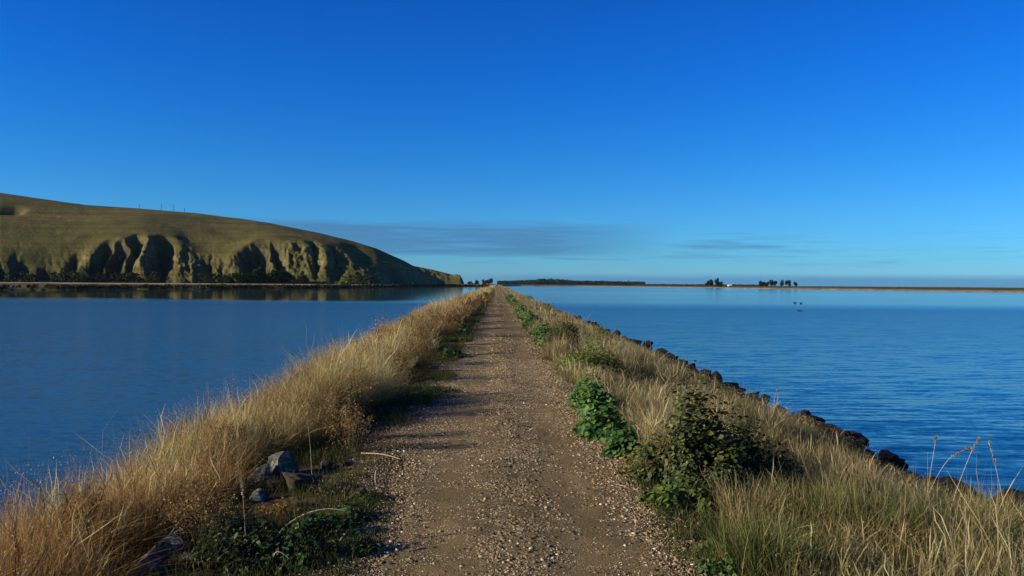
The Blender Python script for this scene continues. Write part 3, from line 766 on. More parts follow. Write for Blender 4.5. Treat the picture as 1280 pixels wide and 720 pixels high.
plant(834, 600, .45, .4, .5, 2600, .022, 'long', [(.24, .16, .06), (.30, .20, .08), (.15, .12, .045)], 'rusty tan dry clump between the mallow and the large dark bush', name='dry_shrub', cat='bush', mat=M_GRASS)
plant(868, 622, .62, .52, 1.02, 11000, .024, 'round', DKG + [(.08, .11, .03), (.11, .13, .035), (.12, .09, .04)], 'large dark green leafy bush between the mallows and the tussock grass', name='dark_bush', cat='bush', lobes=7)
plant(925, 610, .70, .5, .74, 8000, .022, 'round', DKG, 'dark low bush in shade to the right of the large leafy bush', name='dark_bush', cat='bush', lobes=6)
plant(852, 636, .36, .26, .36, 1200, .030, 'round', YGR, 'yellow green sprouting plant at the foot of the large dark bush')
plant(887, 690, .10, .08, .12, 60, .026, 'round', YGR, 'tiny bright green seedling on the gravel below the dark bush')
plant(905, 716, .22, .16, .12, 240, .024, 'round', MAL, 'low green plant at the gravel edge beside the nearest tussock')
plant(800, 598, .3, .2, .14, 300, .024, 'round', BRN + MAL[:2], 'thin low weed on the gravel between mallow and large dark bush')
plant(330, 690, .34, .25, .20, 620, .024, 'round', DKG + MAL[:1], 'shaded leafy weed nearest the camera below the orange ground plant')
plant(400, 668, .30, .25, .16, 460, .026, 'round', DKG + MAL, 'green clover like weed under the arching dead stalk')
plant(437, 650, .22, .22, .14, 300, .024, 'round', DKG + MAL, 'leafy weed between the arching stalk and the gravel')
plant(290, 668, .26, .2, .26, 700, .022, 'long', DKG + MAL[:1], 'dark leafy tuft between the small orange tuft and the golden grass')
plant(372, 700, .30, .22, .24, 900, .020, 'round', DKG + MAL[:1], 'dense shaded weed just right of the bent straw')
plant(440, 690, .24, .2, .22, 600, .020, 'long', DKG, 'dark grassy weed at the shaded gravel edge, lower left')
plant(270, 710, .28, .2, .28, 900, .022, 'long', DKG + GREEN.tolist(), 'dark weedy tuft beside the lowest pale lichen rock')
plant(455, 625, .22, .2, .12, 380, .016, 'round', DKG + BRN, 'thin brown green weed between the twig and the cushion plant')
plant(218, 655, .22, .22, .16, 340, .026, 'long', MAL + YGR[:1], 'green leafy tuft at the foot of the golden grass')
plant(352, 636, .24, .14, .09, 620, .013, 'long', [(.42, .19, .035), (.34, .17, .04), (.20, .16, .04)], 'low orange ground plant growing in front of the grey boulders', name='ground_plant', jit=.2)
plant(302, 640, .10, .08, .07, 160, .013, 'long', [(.40, .17, .03), (.3, .12, .03)], 'small separate tuft of orange ground plant beside the larger one', name='ground_plant')
plant(415, 612, .26, .18, .15, 900, .012, 'long', [(.15, .11, .08), (.20, .15, .11), (.10, .08, .05)], 'dry brown cushion plant among the boulders', name='cushion_plant')
plant(540, 492, .5, .9, .16, 1700, .022, 'long', GREEN.tolist() + [(.07, .11, .025)], 'low green cushion of turf weed in the left verge by the track')
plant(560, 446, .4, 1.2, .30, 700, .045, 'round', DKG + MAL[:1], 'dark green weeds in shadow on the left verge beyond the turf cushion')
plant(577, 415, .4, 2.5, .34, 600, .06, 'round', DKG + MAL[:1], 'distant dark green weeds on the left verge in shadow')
plant(478, 446, .9, 2.0, 1.1, 11000, .034, 'long', [(.34, .17, .055), (.28, .14, .045), (.38, .22, .08)], 'rusty brown shrub among the golden grass beside the farther stones', name='dry_shrub', cat='bush', mat=M_GRASS)
def verge_weed(i_, yy_):
    w_ = .2 + .1 * math.sin(i_ * 1.9) + yy_ * .004; xx_ = 1.62 + .22 * math.sin(i_ * 2.7) + .1 * math.sin(i_ * 7.1)
    plant(0, 0, w_, w_ * 1.6, .22 + .1 * math.sin(i_ * 3.3) + yy_ * .003, int(420 + 90 * math.sin(i_)), .03 + yy_ * .0009, 'round' if i_ % 3 else 'long', [MAL, MAL + YGR, BRN + MAL[:2]][i_ % 3],
          'small leafy green weed in the broken row along the right edge of the track', name='verge_weed', cat='weed', group='small weeds along the right track edge', pos=(xx_, yy_))
for i_ in range(18): verge_weed(i_, 12.5 + i_ * 2.1 + i_ * i_ * .22)
DRY = [(.30, .19, .08), (.22, .14, .06), (.14, .11, .05), (.36, .24, .10)]
def dry_weed(x, y, w_, h_, label):
    z = g1(x, y); root = empty('dry_weed', (x, y, z), label, 'weed', 'tall dry weeds beside the left grass' if 'track' in label or 'verge' in label or 'boulders' in label or 'stone' in label else 'brown weeds in the golden grass')
    Ts, P = [], []
    for _ in range(16):
        a_ = RNG.uniform(0, 6.28); l_ = w_ * RNG.random(); hh_ = h_ * RNG.uniform(.55, 1.05)
        e = np.array([math.cos(a_) * l_, math.sin(a_) * l_, hh_]); m_ = e * (.45, .45, .55) + RNG.normal(0, .02, 3)
        Ts.append(tube([(e[0] * .15, e[1] * .15, -.03), m_, e], .004, .002, 4))
        t_ = RNG.uniform(.25, 1.02, 110)[:, None]; P.append(m_ * (1 - t_) + e * t_ + RNG.normal(0, .04, (110, 3)))
        P.append(np.array([e[0] * .5, e[1] * .5, hh_ * .3]) + RNG.normal(0, .09, (30, 3)) * (1, 1, 1.2))
    v_, f_ = mtubes(Ts); mesh_obj('stems', v_, f_, M_STEM, root)
    P = np.concatenate(P); P[:, 2] = np.maximum(P[:, 2], .01)
    v_, f_, c_ = leaves(P, RNG.normal(0, 1, (len(P), 3)), RNG.uniform(.005, .016, len(P)) * max(1, y / 14), 'long', palette(len(P), DRY, .25)); mesh_obj('leaves', v_, f_, M_GRASS, root, c_)
near_lab = {0: 'brown dry weed behind the boulders, nearest of the tall dry weeds', 1: 'brown dry weed just past the straight twig on the left verge', 2: 'spreading dry weed in front of the farther grey upright stone'}
for i_, (yy_, hh_) in enumerate([(9.6, .62), (11.2, .72), (13.2, .60), (15.6, .80), (18.5, .66), (21, .85), (24.5, .7), (28, .9), (33, .8), (39, .9), (46, .85), (55, .95), (66, .9), (80, 1.0)]):
    dry_weed(float(inner_left(np.array([yy_]))[0]) + .12 + .12 * math.sin(i_ * 2.3), yy_, .24 + .012 * yy_, hh_, near_lab.get(i_, 'tall dry brown weed along the left edge of the track, beyond the farther grey stone'))
for yy_, xx_, hh_, lab_ in [(5.7, -2.1, .46, 'brown dry weed added for its shade at the lower left beside the shaded leafy weeds, nearest to the camera'), (9.0, -1.62, .60, 'brown dry weed added for its shade on the track side of the grey boulders')]:  # both weeds are added to throw shadow across the near left edge
    dry_weed(xx_, yy_, .30, hh_, lab_)
for i_ in range(26):
    yy_ = 5.2 + i_ * 1.15 + .5 * math.sin(i_ * 5.1); xx_ = -3.6 + 1.1 * math.sin(i_ * 2.4) - .02 * yy_
    dry_weed(xx_, yy_, .2 + .006 * yy_, .62 + .14 * math.sin(i_ * 3.7), 'branching brown seeding weed standing among the golden grass of the left bank')
# shrubs breaking the bank outline farther along
plant(0, 0, 1.0, 4.0, .95, 1700, .07, 'long', [(.07, .04, .03), (.05, .03, .025), (.09, .05, .035)], 'dark maroon shrub at the water edge of the left bank, far along', name='dark_shrub', cat='bush', pos=(-6.9, 88))
plant(0, 0, 1.0, 2.6, .95, 1500, .06, 'long', DKG + [(.06, .045, .03)], 'dark shrub at the water edge of the right bank, the nearer of two', name='dark_shrub', cat='bush', pos=(5.0, 72))
plant(0, 0, .9, 3.0, .9, 1300, .07, 'long', [(.05, .04, .03), (.035, .03, .02)], 'dark shrub at the water edge of the right bank, the farther of two', name='dark_shrub', cat='bush', pos=(5.6, 140))
plant(752, 424, .5, .7, .66, 2600, .040, 'long', DKG + OLIVE.tolist(), 'small dark olive bush in the tan grass of the right bank', name='low_bush', cat='bush')

# ------------------------------------------------------------------ dead stalks and tall seed stems
def stalk(pts, r0, r1, label, name='dead_stalk'):
    P = np.array(pts, float); o0 = P[0].copy(); t_ = np.linspace(0, 1, 14)
    # smooth curve through the points
    n = len(P) - 1; out = []
    for tt in t_:
        a = tt * n; i_ = min(int(a), n - 1); f_ = a - i_
        p0, p1, p2, p3 = P[max(i_ - 1, 0)], P[i_], P[i_ + 1], P[min(i_ + 2, n)]
        out.append(.5 * ((2 * p1) + (-p0 + p2) * f_ + (2 * p0 - 5 * p1 + 4 * p2 - p3) * f_ ** 2 + (-p0 + 3 * p1 - 3 * p2 + p3) * f_ ** 3))
    v, f = tube(np.array(out) - o0, r0, r1, 6)
    o = mesh_obj(name, v, f, M_STALK, smooth=True, loc=o0)
    return tag(o, label, 'stalk')
def gp(px, py, up=0.0):
    x, y = hit(px, py); return (x, y, g1(x, y) + up)
def lift(px, py, like, ):
    """point in the plane y = like[1] seen at px,py"""
    v = ray(px, py); t_ = like[1] / v.y; return (v.x * t_, v.y * t_, 3 + v.z * t_)
a = gp(345, 672); stalk([a, lift(360, 655, a), lift(385, 641, a), lift(410, 636, a), lift(430, 638, a)], .005, .003, 'pale arching dead stalk over the weeds in front of the boulders')
a = gp(452, 570, .03); b = gp(500, 577, .03); stalk([a, tuple((np.array(a) + b) / 2 + (0, 0, .02)), b], .007, .003, 'straight pale twig lying at the left edge of the gravel')
a = gp(470, 606, .0); stalk([a, lift(469, 596, a), lift(470, 588, a)], .009, .006, 'short pale stub standing up at the left gravel edge')
a = gp(180, 706, .05); b = gp(245, 672, .1); stalk([a, tuple((np.array(a) + b) / 2 + (0, 0, .04)), b], .008, .004, 'thick pale dead stalk lying across the lichen rock')
a = gp(196, 700, .02); b = gp(255, 662, .14); stalk([a, tuple((np.array(a) + b) / 2 + (0, 0, .10)), b], .006, .003, 'thin pale dead stalk lying beside the thicker one')
a = gp(338, 712); stalk([a, lift(345, 690, a), lift(360, 697, a), lift(366, 712, a)], .003, .002, 'thin bent straw drooping over the nearest shaded weed')
a = gp(770, 608, .02); b = gp(830, 622, .03); stalk([a, b, tuple(np.array(b) + (.04, 0, .02))], .004, .002, 'thin grey twig lying on the gravel near the dark bush')

def seed_stem(px, py, pts, label):
    base_ = gp(px, py); P = [base_] + [lift(a_, b_, base_) for a_, b_ in pts]
    root = empty('seed_stem', base_, label, 'grass stem', 'tall seed stems above the bank')
    Q = [np.array(p) - np.array(base_) for p in P]
    n = len(Q) - 1; out = []
    for tt in np.linspace(0, 1, 16):
        a_ = tt * n; i_ = min(int(a_), n - 1); f_ = a_ - i_
        p0, p1, p2, p3 = Q[max(i_ - 1, 0)], Q[i_], Q[i_ + 1], Q[min(i_ + 2, n)]
        out.append(.5 * ((2 * p1) + (-p0 + p2) * f_ + (2 * p0 - 5 * p1 + 4 * p2 - p3) * f_ ** 2 + (-p0 + 3 * p1 - 3 * p2 + p3) * f_ ** 3))
    v, f = tube(out, .0028, .0012, 5); mesh_obj('stem', v, f, M_STALK, root, smooth=True)
    out = np.array(out); m = 90; q_ = RNG.uniform(11, 15, m); P_ = out[q_.astype(int)] * (1 - q_ % 1)[:, None] + out[np.minimum(q_.astype(int) + 1, 15)] * (q_ % 1)[:, None] + RNG.normal(0, .006, (m, 3))
    v, f, c_ = leaves(P_, RNG.normal(0, 1, (m, 3)), RNG.uniform(.006, .013, m), 'long', palette(m, [(.38, .30, .17), (.3, .22, .12)], .2))
    mesh_obj('seed_head', v, f, M_GRASS, root, cols=c_)
seed_stem(1262, 712, [(1256, 640), (1246, 590), (1236, 550)], 'tallest straight seed stem near the right picture edge, rising over the water')
seed_stem(1172, 700, [(1190, 630), (1212, 570), (1224, 548)], 'seed stem leaning right and crossing the tallest one near its top')
seed_stem(1140, 690, [(1160, 620), (1185, 575), (1212, 560)], 'seed stem whose top arches over to the right above the water')
seed_stem(1150, 672, [(1160, 610), (1168, 560), (1170, 545)], 'upright seed stem standing left of the arching ones over the water')
seed_stem(1205, 708, [(1180, 660), (1150, 620), (1135, 600)], 'stiff seed stem leaning left across the near tussock')
seed_stem(968, 545, [(968, 520), (968, 500), (972, 484)], 'slim seed stem on the bank just before the dark rocks')
seed_stem(390, 600, [(388, 560), (385, 530), (384, 505)], 'straight pale stem rising in front of the golden grass behind the boulders')
seed_stem(272, 600, [(285, 560), (298, 525), (310, 495)], 'long pale stem leaning right in the golden grass')
seed_stem(308, 690, [(306, 655), (304, 625), (302, 600)], 'pale stem standing in front of the small orange tuft')

# near tussock, bottom right: longer arching green and yellow blades
def tussock(px, py, n, h, spread, cols, label):
    x, y = hit(px, py); z = g1(x, y)
    bx = RNG.normal(0, spread, n); by = RNG.normal(0, spread * .8, n)
    ld = np.arctan2(by, bx) + RNG.normal(0, .7, n)
    base = palette(n, cols, .2)
    bz = G(bx + x, by + y) - z
    v, f, c_ = blades(bx, by, bz - .02, h * RNG.uniform(.5, 1.15, n), RNG.uniform(.0018, .0036, n), ld, np.abs(RNG.normal(.5, .3, n)).clip(0, 1.2), base * .8, np.clip(base * 1.4, 0, .6), None, 7)
    o = mesh_obj('tussock', v, f, M_GRASS, cols=c_, loc=(x, y, z)); return tag(o, label, 'tussock', 'grass tussocks on the near right bank')
TG = np.concatenate([OLIVE, GREEN * 1.5, TAN[:3], [(.22, .2, .06)]])
tussock(1085, 690, 1500, .62, .20, TG, 'green and yellow tussock in the middle of the near right bank')
tussock(1190, 700, 1400, .62, .22, np.concatenate([TG, TAN]), 'yellow tan tussock below the leaning seed stems')
tussock(1010, 668, 1100, .5, .16, TG, 'mid green tussock beside the dark shaded bush')
tussock(935, 655, 700, .42, .12, TAN, 'small pale dry tussock at the edge of the gravel')
tussock(960, 716, 1000, .42, .16, np.concatenate([GREEN * 1.5, OLIVE]), 'dark green low tussock nearest the gravel at the picture bottom')
tussock(1250, 680, 1100, .55, .18, np.concatenate([TG, TAN]), 'tan tussock at the right picture edge above the water')

# ------------------------------------------------------------------ land round the lagoon
shx = [-1500, -700, -300, 0, 80, 160, 240, 320, 400, 480, 530, 560, 600, 625, 650, 720, 790, 860, 970, 1120, 1280, 1500, 2000, 2600]
shd = [90, 140, 190, 245, 262, 300, 320, 380, 430, 560, 700, 780, 900, 950, 1150, 1250, 1100, 960, 720, 570, 463, 380, 300, 240]
def Dsh(px): return np.interp(px, shx, shd)
pxs = np.concatenate([np.arange(-1500, -60, 20), np.arange(-60, 1340, 2.5), np.arange(1340, 2600, 20)])
dirs = np.array([col_dir(p) if -700 < p < 2000 else 0 for p in pxs])
# beyond the measured range use the plain pinhole relation
dirs = np.where((pxs > -700) & (pxs < 2000), dirs, np.tan(np.arctan((pxs - 640) / F) + R(1.03)))
rows = np.concatenate([[-12, -6, 0, 2, 5, 9, 14, 20, 28, 38, 50, 65, 85, 110, 150, 200, 260, 340, 440, 600, 800, 1100, 1500, 2000, 3000, 4500, 7000]])
D0 = Dsh(pxs)[:, None] + 14 * (fbm(pxs * .05, pxs * 0, 91)[:, None] - .5) * np.minimum(1, Dsh(pxs)[:, None] / 500) + 7 * (fbm(pxs * .3, pxs * 0, 92)[:, None] - .5)
YL = D0 + rows[None, :]; XL = YL * dirs[:, None]
isleft = sstep(640, 600, pxs)[:, None]
rr = np.repeat(rows[None, :], len(pxs), 0)
bankh = .35 + .9 * fbm(XL * .05, YL * .05, 93)
ZL = np.where(rr < 0, rr * .08, (1 - np.exp(-rr / 5)) * np.where(isleft > .5, bankh, .85 + .3 * bankh))
ZL = ZL + isleft * sstep(20, 120, rr) * .5 + (1 - isleft) * sstep(10, 40, rr) * 1.1 * (.6 + .8 * fbm(XL * .01, YL * .01, 95))
ZL = ZL + sstep(6, 20, rr) * .6 * (fbm(XL * .08, YL * .08, 94) - .5)
beach = np.array([.34, .28, .15]); green = np.array([.07, .075, .03]); orange = np.array([.30, .14, .04]); marsh = np.array([.10, .085, .04])
pm = pxs[:, None, None]; rm = rr[:, :, None]
om = sstep(470, 520, pm) * sstep(650, 600, pm)
cl_ = beach * (1 - sstep(9, 22, rm)) + green * sstep(9, 22, rm)
ll = marsh * (1 - om) + orange * om
iL = isleft[:, :, None]
colL = cl_ * (1 - iL) + ll * iL
tag(mesh_obj('land', np.stack([XL, YL, ZL], -1).reshape(-1, 3), grid_faces(len(pxs), len(rows))[:, ::-1], M_LAND, cols=colL.reshape(-1, 3), smooth=True), kind='structure')

# hill ---------------------------------------------------------------
rx = [-900, -400, -150, 0, 105, 180, 250, 320, 367, 400, 440, 470, 505, 530, 552, 557]
ry = [205, 222, 236, 246, 260, 265, 270, 278.5, 287, 293, 302, 311, 326, 340, 350, 352]
fxp = [-900, -400, 0, 200, 320, 400, 470, 557]; fd = [400, 450, 535, 560, 574, 584, 592, 850]
wx = [-900, 0, 300, 400, 480, 520, 557]; wv = [420, 330, 270, 190, 110, 60, 14]
hp = np.concatenate([np.arange(-900, -40, 8), np.arange(-40, 557.1, 1.0)])
hd = np.array([col_dir(p) if p > -690 else math.tan(math.atan((p - 640) / F) + R(1.03)) for p in hp])
hor = np.array([horizon_y(p) if p > -690 else horizon_y(-690) for p in hp])
DFi = np.interp(hp, fxp, fd); _k = np.hanning(61); _k /= _k.sum(); DFi = np.where((hp > 0) & (hp < 556), np.convolve(np.pad(DFi, 30, 'edge'), _k, 'valid'), DFi)
DF = DFi; FN = 9 * (fbm(hp * .05, hp * 0, 101) - .5); WD = np.interp(hp, wx, wv)
DR = DF + WD
RYy = np.interp(hp, rx, ry)
ZR = 3 + (hor - RYy) * DR / F * 1.0
# height of the bluff's upper edge along its length, seen from the causeway
cy_ = np.interp(hp, [-900, -200, 0, 60, 100, 122, 145, 180, 200, 214, 240, 290, 308, 330, 360, 400, 430, 470, 505, 557],
                [300, 312, 330, 329, 325, 306, 299, 303, 287, 296, 314, 325, 305, 297, 299, 301, 309, 321, 336, 352]) 
_g = np.arange(-900, 557.1, 1.0); _w = np.hanning(87); _w /= _w.sum()
cy_ = np.interp(hp, _g, np.convolve(np.pad(np.interp(_g, hp, cy_), 43, 'edge'), _w, 'valid'))
zc_ = 3 + np.maximum(hor - cy_, 2) * (DF + 25) / F
crestP = np.clip((zc_ - 1.2) / (ZR - 1.2), .12, .85)
sC = np.clip(zc_ * 1.35 * np.interp(hp, [180, 260, 300, 350, 430, 470, 530], [1, 1.15, 1, 1, 1.35, 1.35, 1.1]) / WD, .045, .8)
S = np.concatenate([np.linspace(0, .28, 120), np.linspace(.29, .5, 24), np.linspace(.52, 1.0, 40), np.linspace(1.03, 2.0, 22)])
Sg = S[None, :]
# the grass slope above is smooth; the eroded face cuts into its foot
u_ = np.sin(np.clip(Sg, 0, 1) * math.pi / 2) ** .92
uc = np.sin(np.clip(sC, 0, 1) * math.pi / 2) ** .92
p0 = np.clip((crestP - uc) / (1 - uc), 0, .8)
_w2 = np.hanning(131); _w2 /= _w2.sum()
p0 = np.interp(hp, _g, np.convolve(np.pad(np.interp(_g, hp, p0), 65, 'edge'), _w2, 'valid'))[:, None]
up = p0 + (1 - p0) * u_
nz_ = .5 * (fbm(hp * .05, hp * 0, 104, 3)[:, None] - .5) + .25 * (fbm(hp[:, None] * .2 + 0 * Sg, Sg * 40, 106, 3) - .5)
face = crestP[:, None] * 1.12 * (Sg / sC[:, None]) * (1 + nz_)
nz_ = np.maximum(nz_, -.16) * np.interp(hp, [380, 410, 470, 500], [1, .5, .5, 1])[:, None]
kk_ = .032
P = -kk_ * np.log(np.exp(-np.clip(up, 0, 3) / kk_) + np.exp(-np.clip(face, 0, 3) / kk_))
P = P / np.maximum(P[:, [int(np.argmin(np.abs(S - 1)))]], 1e-3) * np.clip(Sg * 60, 0, 1)
P = np.where(Sg > 1, 1 - .35 * (Sg - 1) ** 1.5, P)
HZ = 1.2 + (ZR[:, None] - 1.2) * P
HPX = hp[:, None] + 0 * Sg
warp = 13 * (fbm(HPX * .05, Sg * 22, 103, 5) - .5)
g = np.zeros_like(HZ); scrub_shade = np.zeros_like(HZ)
sN = Sg / sC[:, None]       # 1 at the top of the bluff
def gully(c0, w0, dep, top, drift=0.0, scrub=.8, bottom=0.0):
    global g, scrub_shade
    cc = c0 + drift * sN
    d_ = np.abs((HPX + warp - cc) / (w0 * (1.1 - .35 * np.clip(sN / top, 0, 1))))
    k_ = np.exp(-d_ ** 1.35) * sstep(top * 1.12, top * .55, sN) * sstep(0, .18 + bottom, sN)
    g = np.maximum(g, dep * k_); scrub_shade = np.maximum(scrub_shade, scrub * np.exp(-(d_ * .9) ** 2) * sstep(top * 1.1, top * .8, sN))
for a_ in [(22, 12, .6, 1.5, 4, .95), (-2, 12, .5, 1.2, 3, .95), (56, 12, .5, 1.3, 3, .9), (86, 8, .6, 1.6, 4, .95), (122, 10, .75, 1.25, 8, .95), (142, 15, .82, 1.15, 7, .95), (160, 8, .7, 1.4, 8, .9),
           (201, 14, .92, 1.3, 4, .95), (262, 9, .35, 1.1, 0, .6), (280, 8, .35, 1.1, 0, .6), (316, 11, .75, 1.25, -6, .9), (336, 16, .86, 1.25, -14, .95), (362, 12, .72, 1.15, -20, .8),
           (398, 5, .36, 1.15, -7, .2), (424, 5, .34, 1.1, -6, .1), (500, 14, .25, .9, -14, .7),
           (-40, 22, .55, 1.3), (-110, 26, .6, 1.3), (-190, 30, .6, 1.3), (-300, 40, .5, 1.3), (-460, 60, .5, 1.3)]:
    gully(*a_)
# broad slumps where the bluff is low and grassed over
for c_0, w_0, d_0 in [(62, 40, .42), (262, 36, .26), (385, 9, .0), (455, 22, .30), (-60, 40, .4)]:
    sl_ = d_0 * np.exp(-np.abs((HPX + warp * .7 - c_0) / w_0) ** 2.4) * sstep(2.6, .7, sN) * sstep(0, .25, sN)
    g = 1 - (1 - g) * (1 - sl_)
ridged = 1 - np.abs(2 * fbm((HPX + warp) * .11, Sg * 7, 105, 4) - 1)
g = g + np.interp(hp, [0, 100, 130, 215, 250, 300, 330, 420, 470], [.05, .05, .09, .09, .06, .06, .10, .06, .05])[:, None] * (1 - ridged) * sstep(0, .2, sN) * sstep(1.25, .8, sN) * sstep(.02, .3, sN)
HZ = 1.2 + (HZ - 1.2) * (1 - np.clip(g, 0, .93))
# hollow high on the left
HZ = HZ - 15 * np.exp(-(np.maximum(np.abs(HPX + 14) - 30, 0) / 11) ** 2) * np.exp(-((Sg - .44 - HPX * .0008) / .035) ** 2)
dz_ = (fbm(HPX * .05, Sg * 14, 107, 5) - .5)
HZ = HZ + 1.1 * (fbm(HPX * .25, Sg * 60, 108, 4) - .5) * sstep(.05, .3, sN) * sstep(1.3, .9, sN)
HZ = HZ + (2.2 - 1.3 * sstep(.9, 1.5, sN)) * dz_ * sstep(0, .3, sN) * sstep(1.05, .9, Sg)
HY = DF[:, None] + WD[:, None] * Sg + FN[:, None] * sstep(1.1, .3, sN); HX = HY * hd[:, None]
scrub_shade = np.clip(scrub_shade + .9 * sstep(25, -40, HPX) * sstep(1.2, .5, sN) * 0 + .95 * sstep(1.0, .45, sN + .5 * (fbm(HPX * .06, Sg * 4, 109) - .5)) * sstep(175, 100, HPX), 0, 1)
scrub_shade = np.maximum(scrub_shade, .95 * np.exp(-(np.maximum(np.abs(HPX + 12) - 26, 0) / 12) ** 2) * np.exp(-((Sg - .45 - HPX * .0008) / .04) ** 2))  # dark scrub colour in the high hollow, with its shade painted in
hc = np.zeros(HZ.shape + (3,)); hc[..., 0] = scrub_shade
# close the seaward tip and the foot below the land
HZ[:, 0] = -.5; HZ[-1, :] = np.minimum(HZ[-1, :], .2); HZ[:, -1] = -2
tag(mesh_obj('hill', np.stack([HX, HY, HZ], -1).reshape(-1, 3), grid_faces(len(hp), len(S))[:, ::-1], M_HILL, cols=hc.reshape(-1, 3), smooth=True), kind='structure')
def hill_z(px, s):
    i = int(np.argmin(np.abs(hp - px))); j = int(np.argmin(np.abs(S - s))); return HX[i, j], HY[i, j], HZ[i, j]

# second, lower headland behind the point
h2 = np.arange(440, 580.1, 1.0)
hd2 = np.array([col_dir(p) for p in h2]); hor2 = np.array([horizon_y(p) for p in h2])
ry2 = np.interp(h2, [440, 500, 520, 540, 556, 566, 571, 575, 578, 580], [322, 329, 333, 337, 341, 343.5, 343, 344, 349, 354])
S2 = np.linspace(0, 2, 60)[None, :]
D2 = 1010; W2 = np.interp(h2, [440, 560, 580], [160, 60, 20])
Z2 = 3 + (hor2 - ry2) * (D2 + W2) / F
P2 = np.where(S2 < 1, np.sin(np.clip(S2, 0, 1) * math.pi / 2) ** .75, 1 - .8 * (S2 - 1) ** 1.5)
H2 = 1 + (Z2[:, None] - 1) * P2
rg = 1 - np.abs(2 * fbm(h2[:, None] * .12 + S2 * 1.5, S2 * 3, 111, 4) - 1)
H2 = H2 * (1 - .28 * (1 - rg) * sstep(1.0, .6, S2)); H2[:, 0] = -1; H2[:, -1] = -2
Y2 = D2 + W2[:, None] * S2; X2 = Y2 * hd2[:, None]
c2 = np.zeros(H2.shape + (3,)); c2[..., 0] = .35
tag(mesh_obj('hill', np.stack([X2, Y2, H2], -1).reshape(-1, 3), grid_faces(len(h2), 60)[:, ::-1], M_HILL, cols=c2.reshape(-1, 3), smooth=True), kind='structure')

# shore road below the bluff
rp = np.arange(-400, 470, 4.0); rdir = np.array([col_dir(p) for p in rp])
rD = np.interp(rp, fxp, fd) * .96 - 6 + 6 * (vnoise(rp * .02, rp * 0, 121) - .5)
V = []
for k_ in (0, 1):
    for i_, p_ in enumerate(rp):
        D_ = rD[i_] + k_ * 9; V.append((D_ * rdir[i_], D_, 1.95))
nr = len(rp)
V = [(a_, b_, c__) for a_, b_, c__ in V] + [(a_, b_ - 3, 1.0) for a_, b_, c__ in V[:nr]]
fcs = [(i_, i_ + 1, nr + i_ + 1, nr + i_) for i_ in range(nr - 1)] + [(2 * nr + i_, 2 * nr + i_ + 1, i_ + 1, i_) for i_ in range(nr - 1)]
tag(mesh_obj('road', V, fcs, plain('pale_road', (.30, .25, .17), .9, .2, .2)), kind='structure')

# ------------------------------------------------------------------ far foliage
def clumps(P, size, cols):
    """rough leaf clumps for distant crowns: three crossing irregular faces each"""
    n = len(P); out = []
    for _ in range(3):
        Nn = RNG.normal(0, 1, (n, 3)); out.append(leaves(P + RNG.normal(0, .2, (n, 3)) * size[:, None], Nn, size * RNG.uniform(.7, 1.2, n), 'round', cols))
    return merge(out)
def crown_points(n, w_, d_, h_, z0, lobes, r):
    Ps = []
    for i_ in range(lobes):
        c_ = np.array([r.uniform(-.6, .6) * w_, r.uniform(-.6, .6) * d_, z0 + h_ * r.uniform(.25, .85)])
        s_ = r.uniform(.3, .55); dd = r.normal(0, 1, (n // lobes, 3)); dd /= np.linalg.norm(dd, axis=1)[:, None]
        Ps.append(c_ + dd * (r.random((n // lobes, 1)) ** .4) * np.array([w_ * s_, d_ * s_, h_ * .32]))
    return np.concatenate(Ps)
def tree(x, y, z, h, w_, label, cols, group, name='tree', nl=260, bare=False, trunk=.25, seed=0, cat='tree'):
    r = np.random.default_rng(seed + 500); root = empty(name, (x, y, z), label, cat, group)
    ts = [tube([(0, 0, -.5), (r.uniform(-.2, .2), 0, h * .3), (r.uniform(-.4, .4), 0, h * .75)], h * .035, h * .012, 7)]
    for _ in range(7 if not bare else 22):
        z0 = h * r.uniform(.2, .6); a_ = r.uniform(0, 6.28); l_ = w_ * r.uniform(.5, 1.0)
        e = np.array([math.cos(a_) * l_, math.sin(a_) * l_, min(z0 + h * r.uniform(.15, .45), h)])
        ts.append(tube([(0, 0, z0), e * (.5, .5, 1) + np.array([0, 0, -.2]), e], h * .014, h * .004, 5))
    v, f = mtubes(ts); mesh_obj('trunk', v, f, M_BARK, root)
    P = crown_points(nl, w_, w_, h * (1 - trunk), h * trunk, 7, r)
    v, f, c_ = clumps(P, np.full(len(P), h * (.055 if not bare else .02)) * RNG.uniform(.6, 1.5, len(P)), palette(len(P), cols, .3))
    mesh_obj('crown', v, f, M_FAR, root, cols=c_)
    return root
def far_at(px, D): return col_dir(px) * D, D
PINE = [(.028, .04, .024), (.02, .032, .02), (.035, .05, .028)]
i = 0
for px, h, w_, lab in [(884, 6.5, 2.6, 'leftmost low dark tree in the small clump on the far shore'), (888.5, 8.4, 2.8, 'tall dark tree in the left half of the small far clump'),
                       (896.5, 8.8, 2.9, 'tallest dark tree in the right half of the small far clump'), (901.5, 5.8, 2.8, 'low dark tree at the end of the small clump, next to the white house')]:
    x, y = far_at(px, 905 + i * 6 % 11); tree(x, y, 1.7, h, w_, lab, PINE, 'dark trees of the small far clump', seed=i, nl=420, trunk=.08); i += 1
for px, h, w_, lab in [(950, 6.4, 3.3, 'broad dark tree at the left end of the long far clump'), (957, 6.0, 3.0, 'second dark tree from the left in the long far clump'),
                       (963, 6.9, 3.0, 'third dark tree from the left in the long far clump'), (969.5, 6.6, 2.9, 'dark tree in the middle of the long far clump, left of the gap'),
                       (977, 7.2, 2.2, 'thin open crowned tree beside the gap in the long far clump'), (985, 6.8, 3.3, 'broad dark tree right of the gap in the long far clump'),
                       (994, 5.6, 2.0, 'separate small pointed tree at the right end of the long far clump')]:
    x, y = far_at(px, 800 + i * 7 % 13); tree(x, y, 1.7, h, w_, lab, PINE, 'dark trees of the long far clump', seed=i, nl=140 if px == 977 else 420, trunk=.10); i += 1
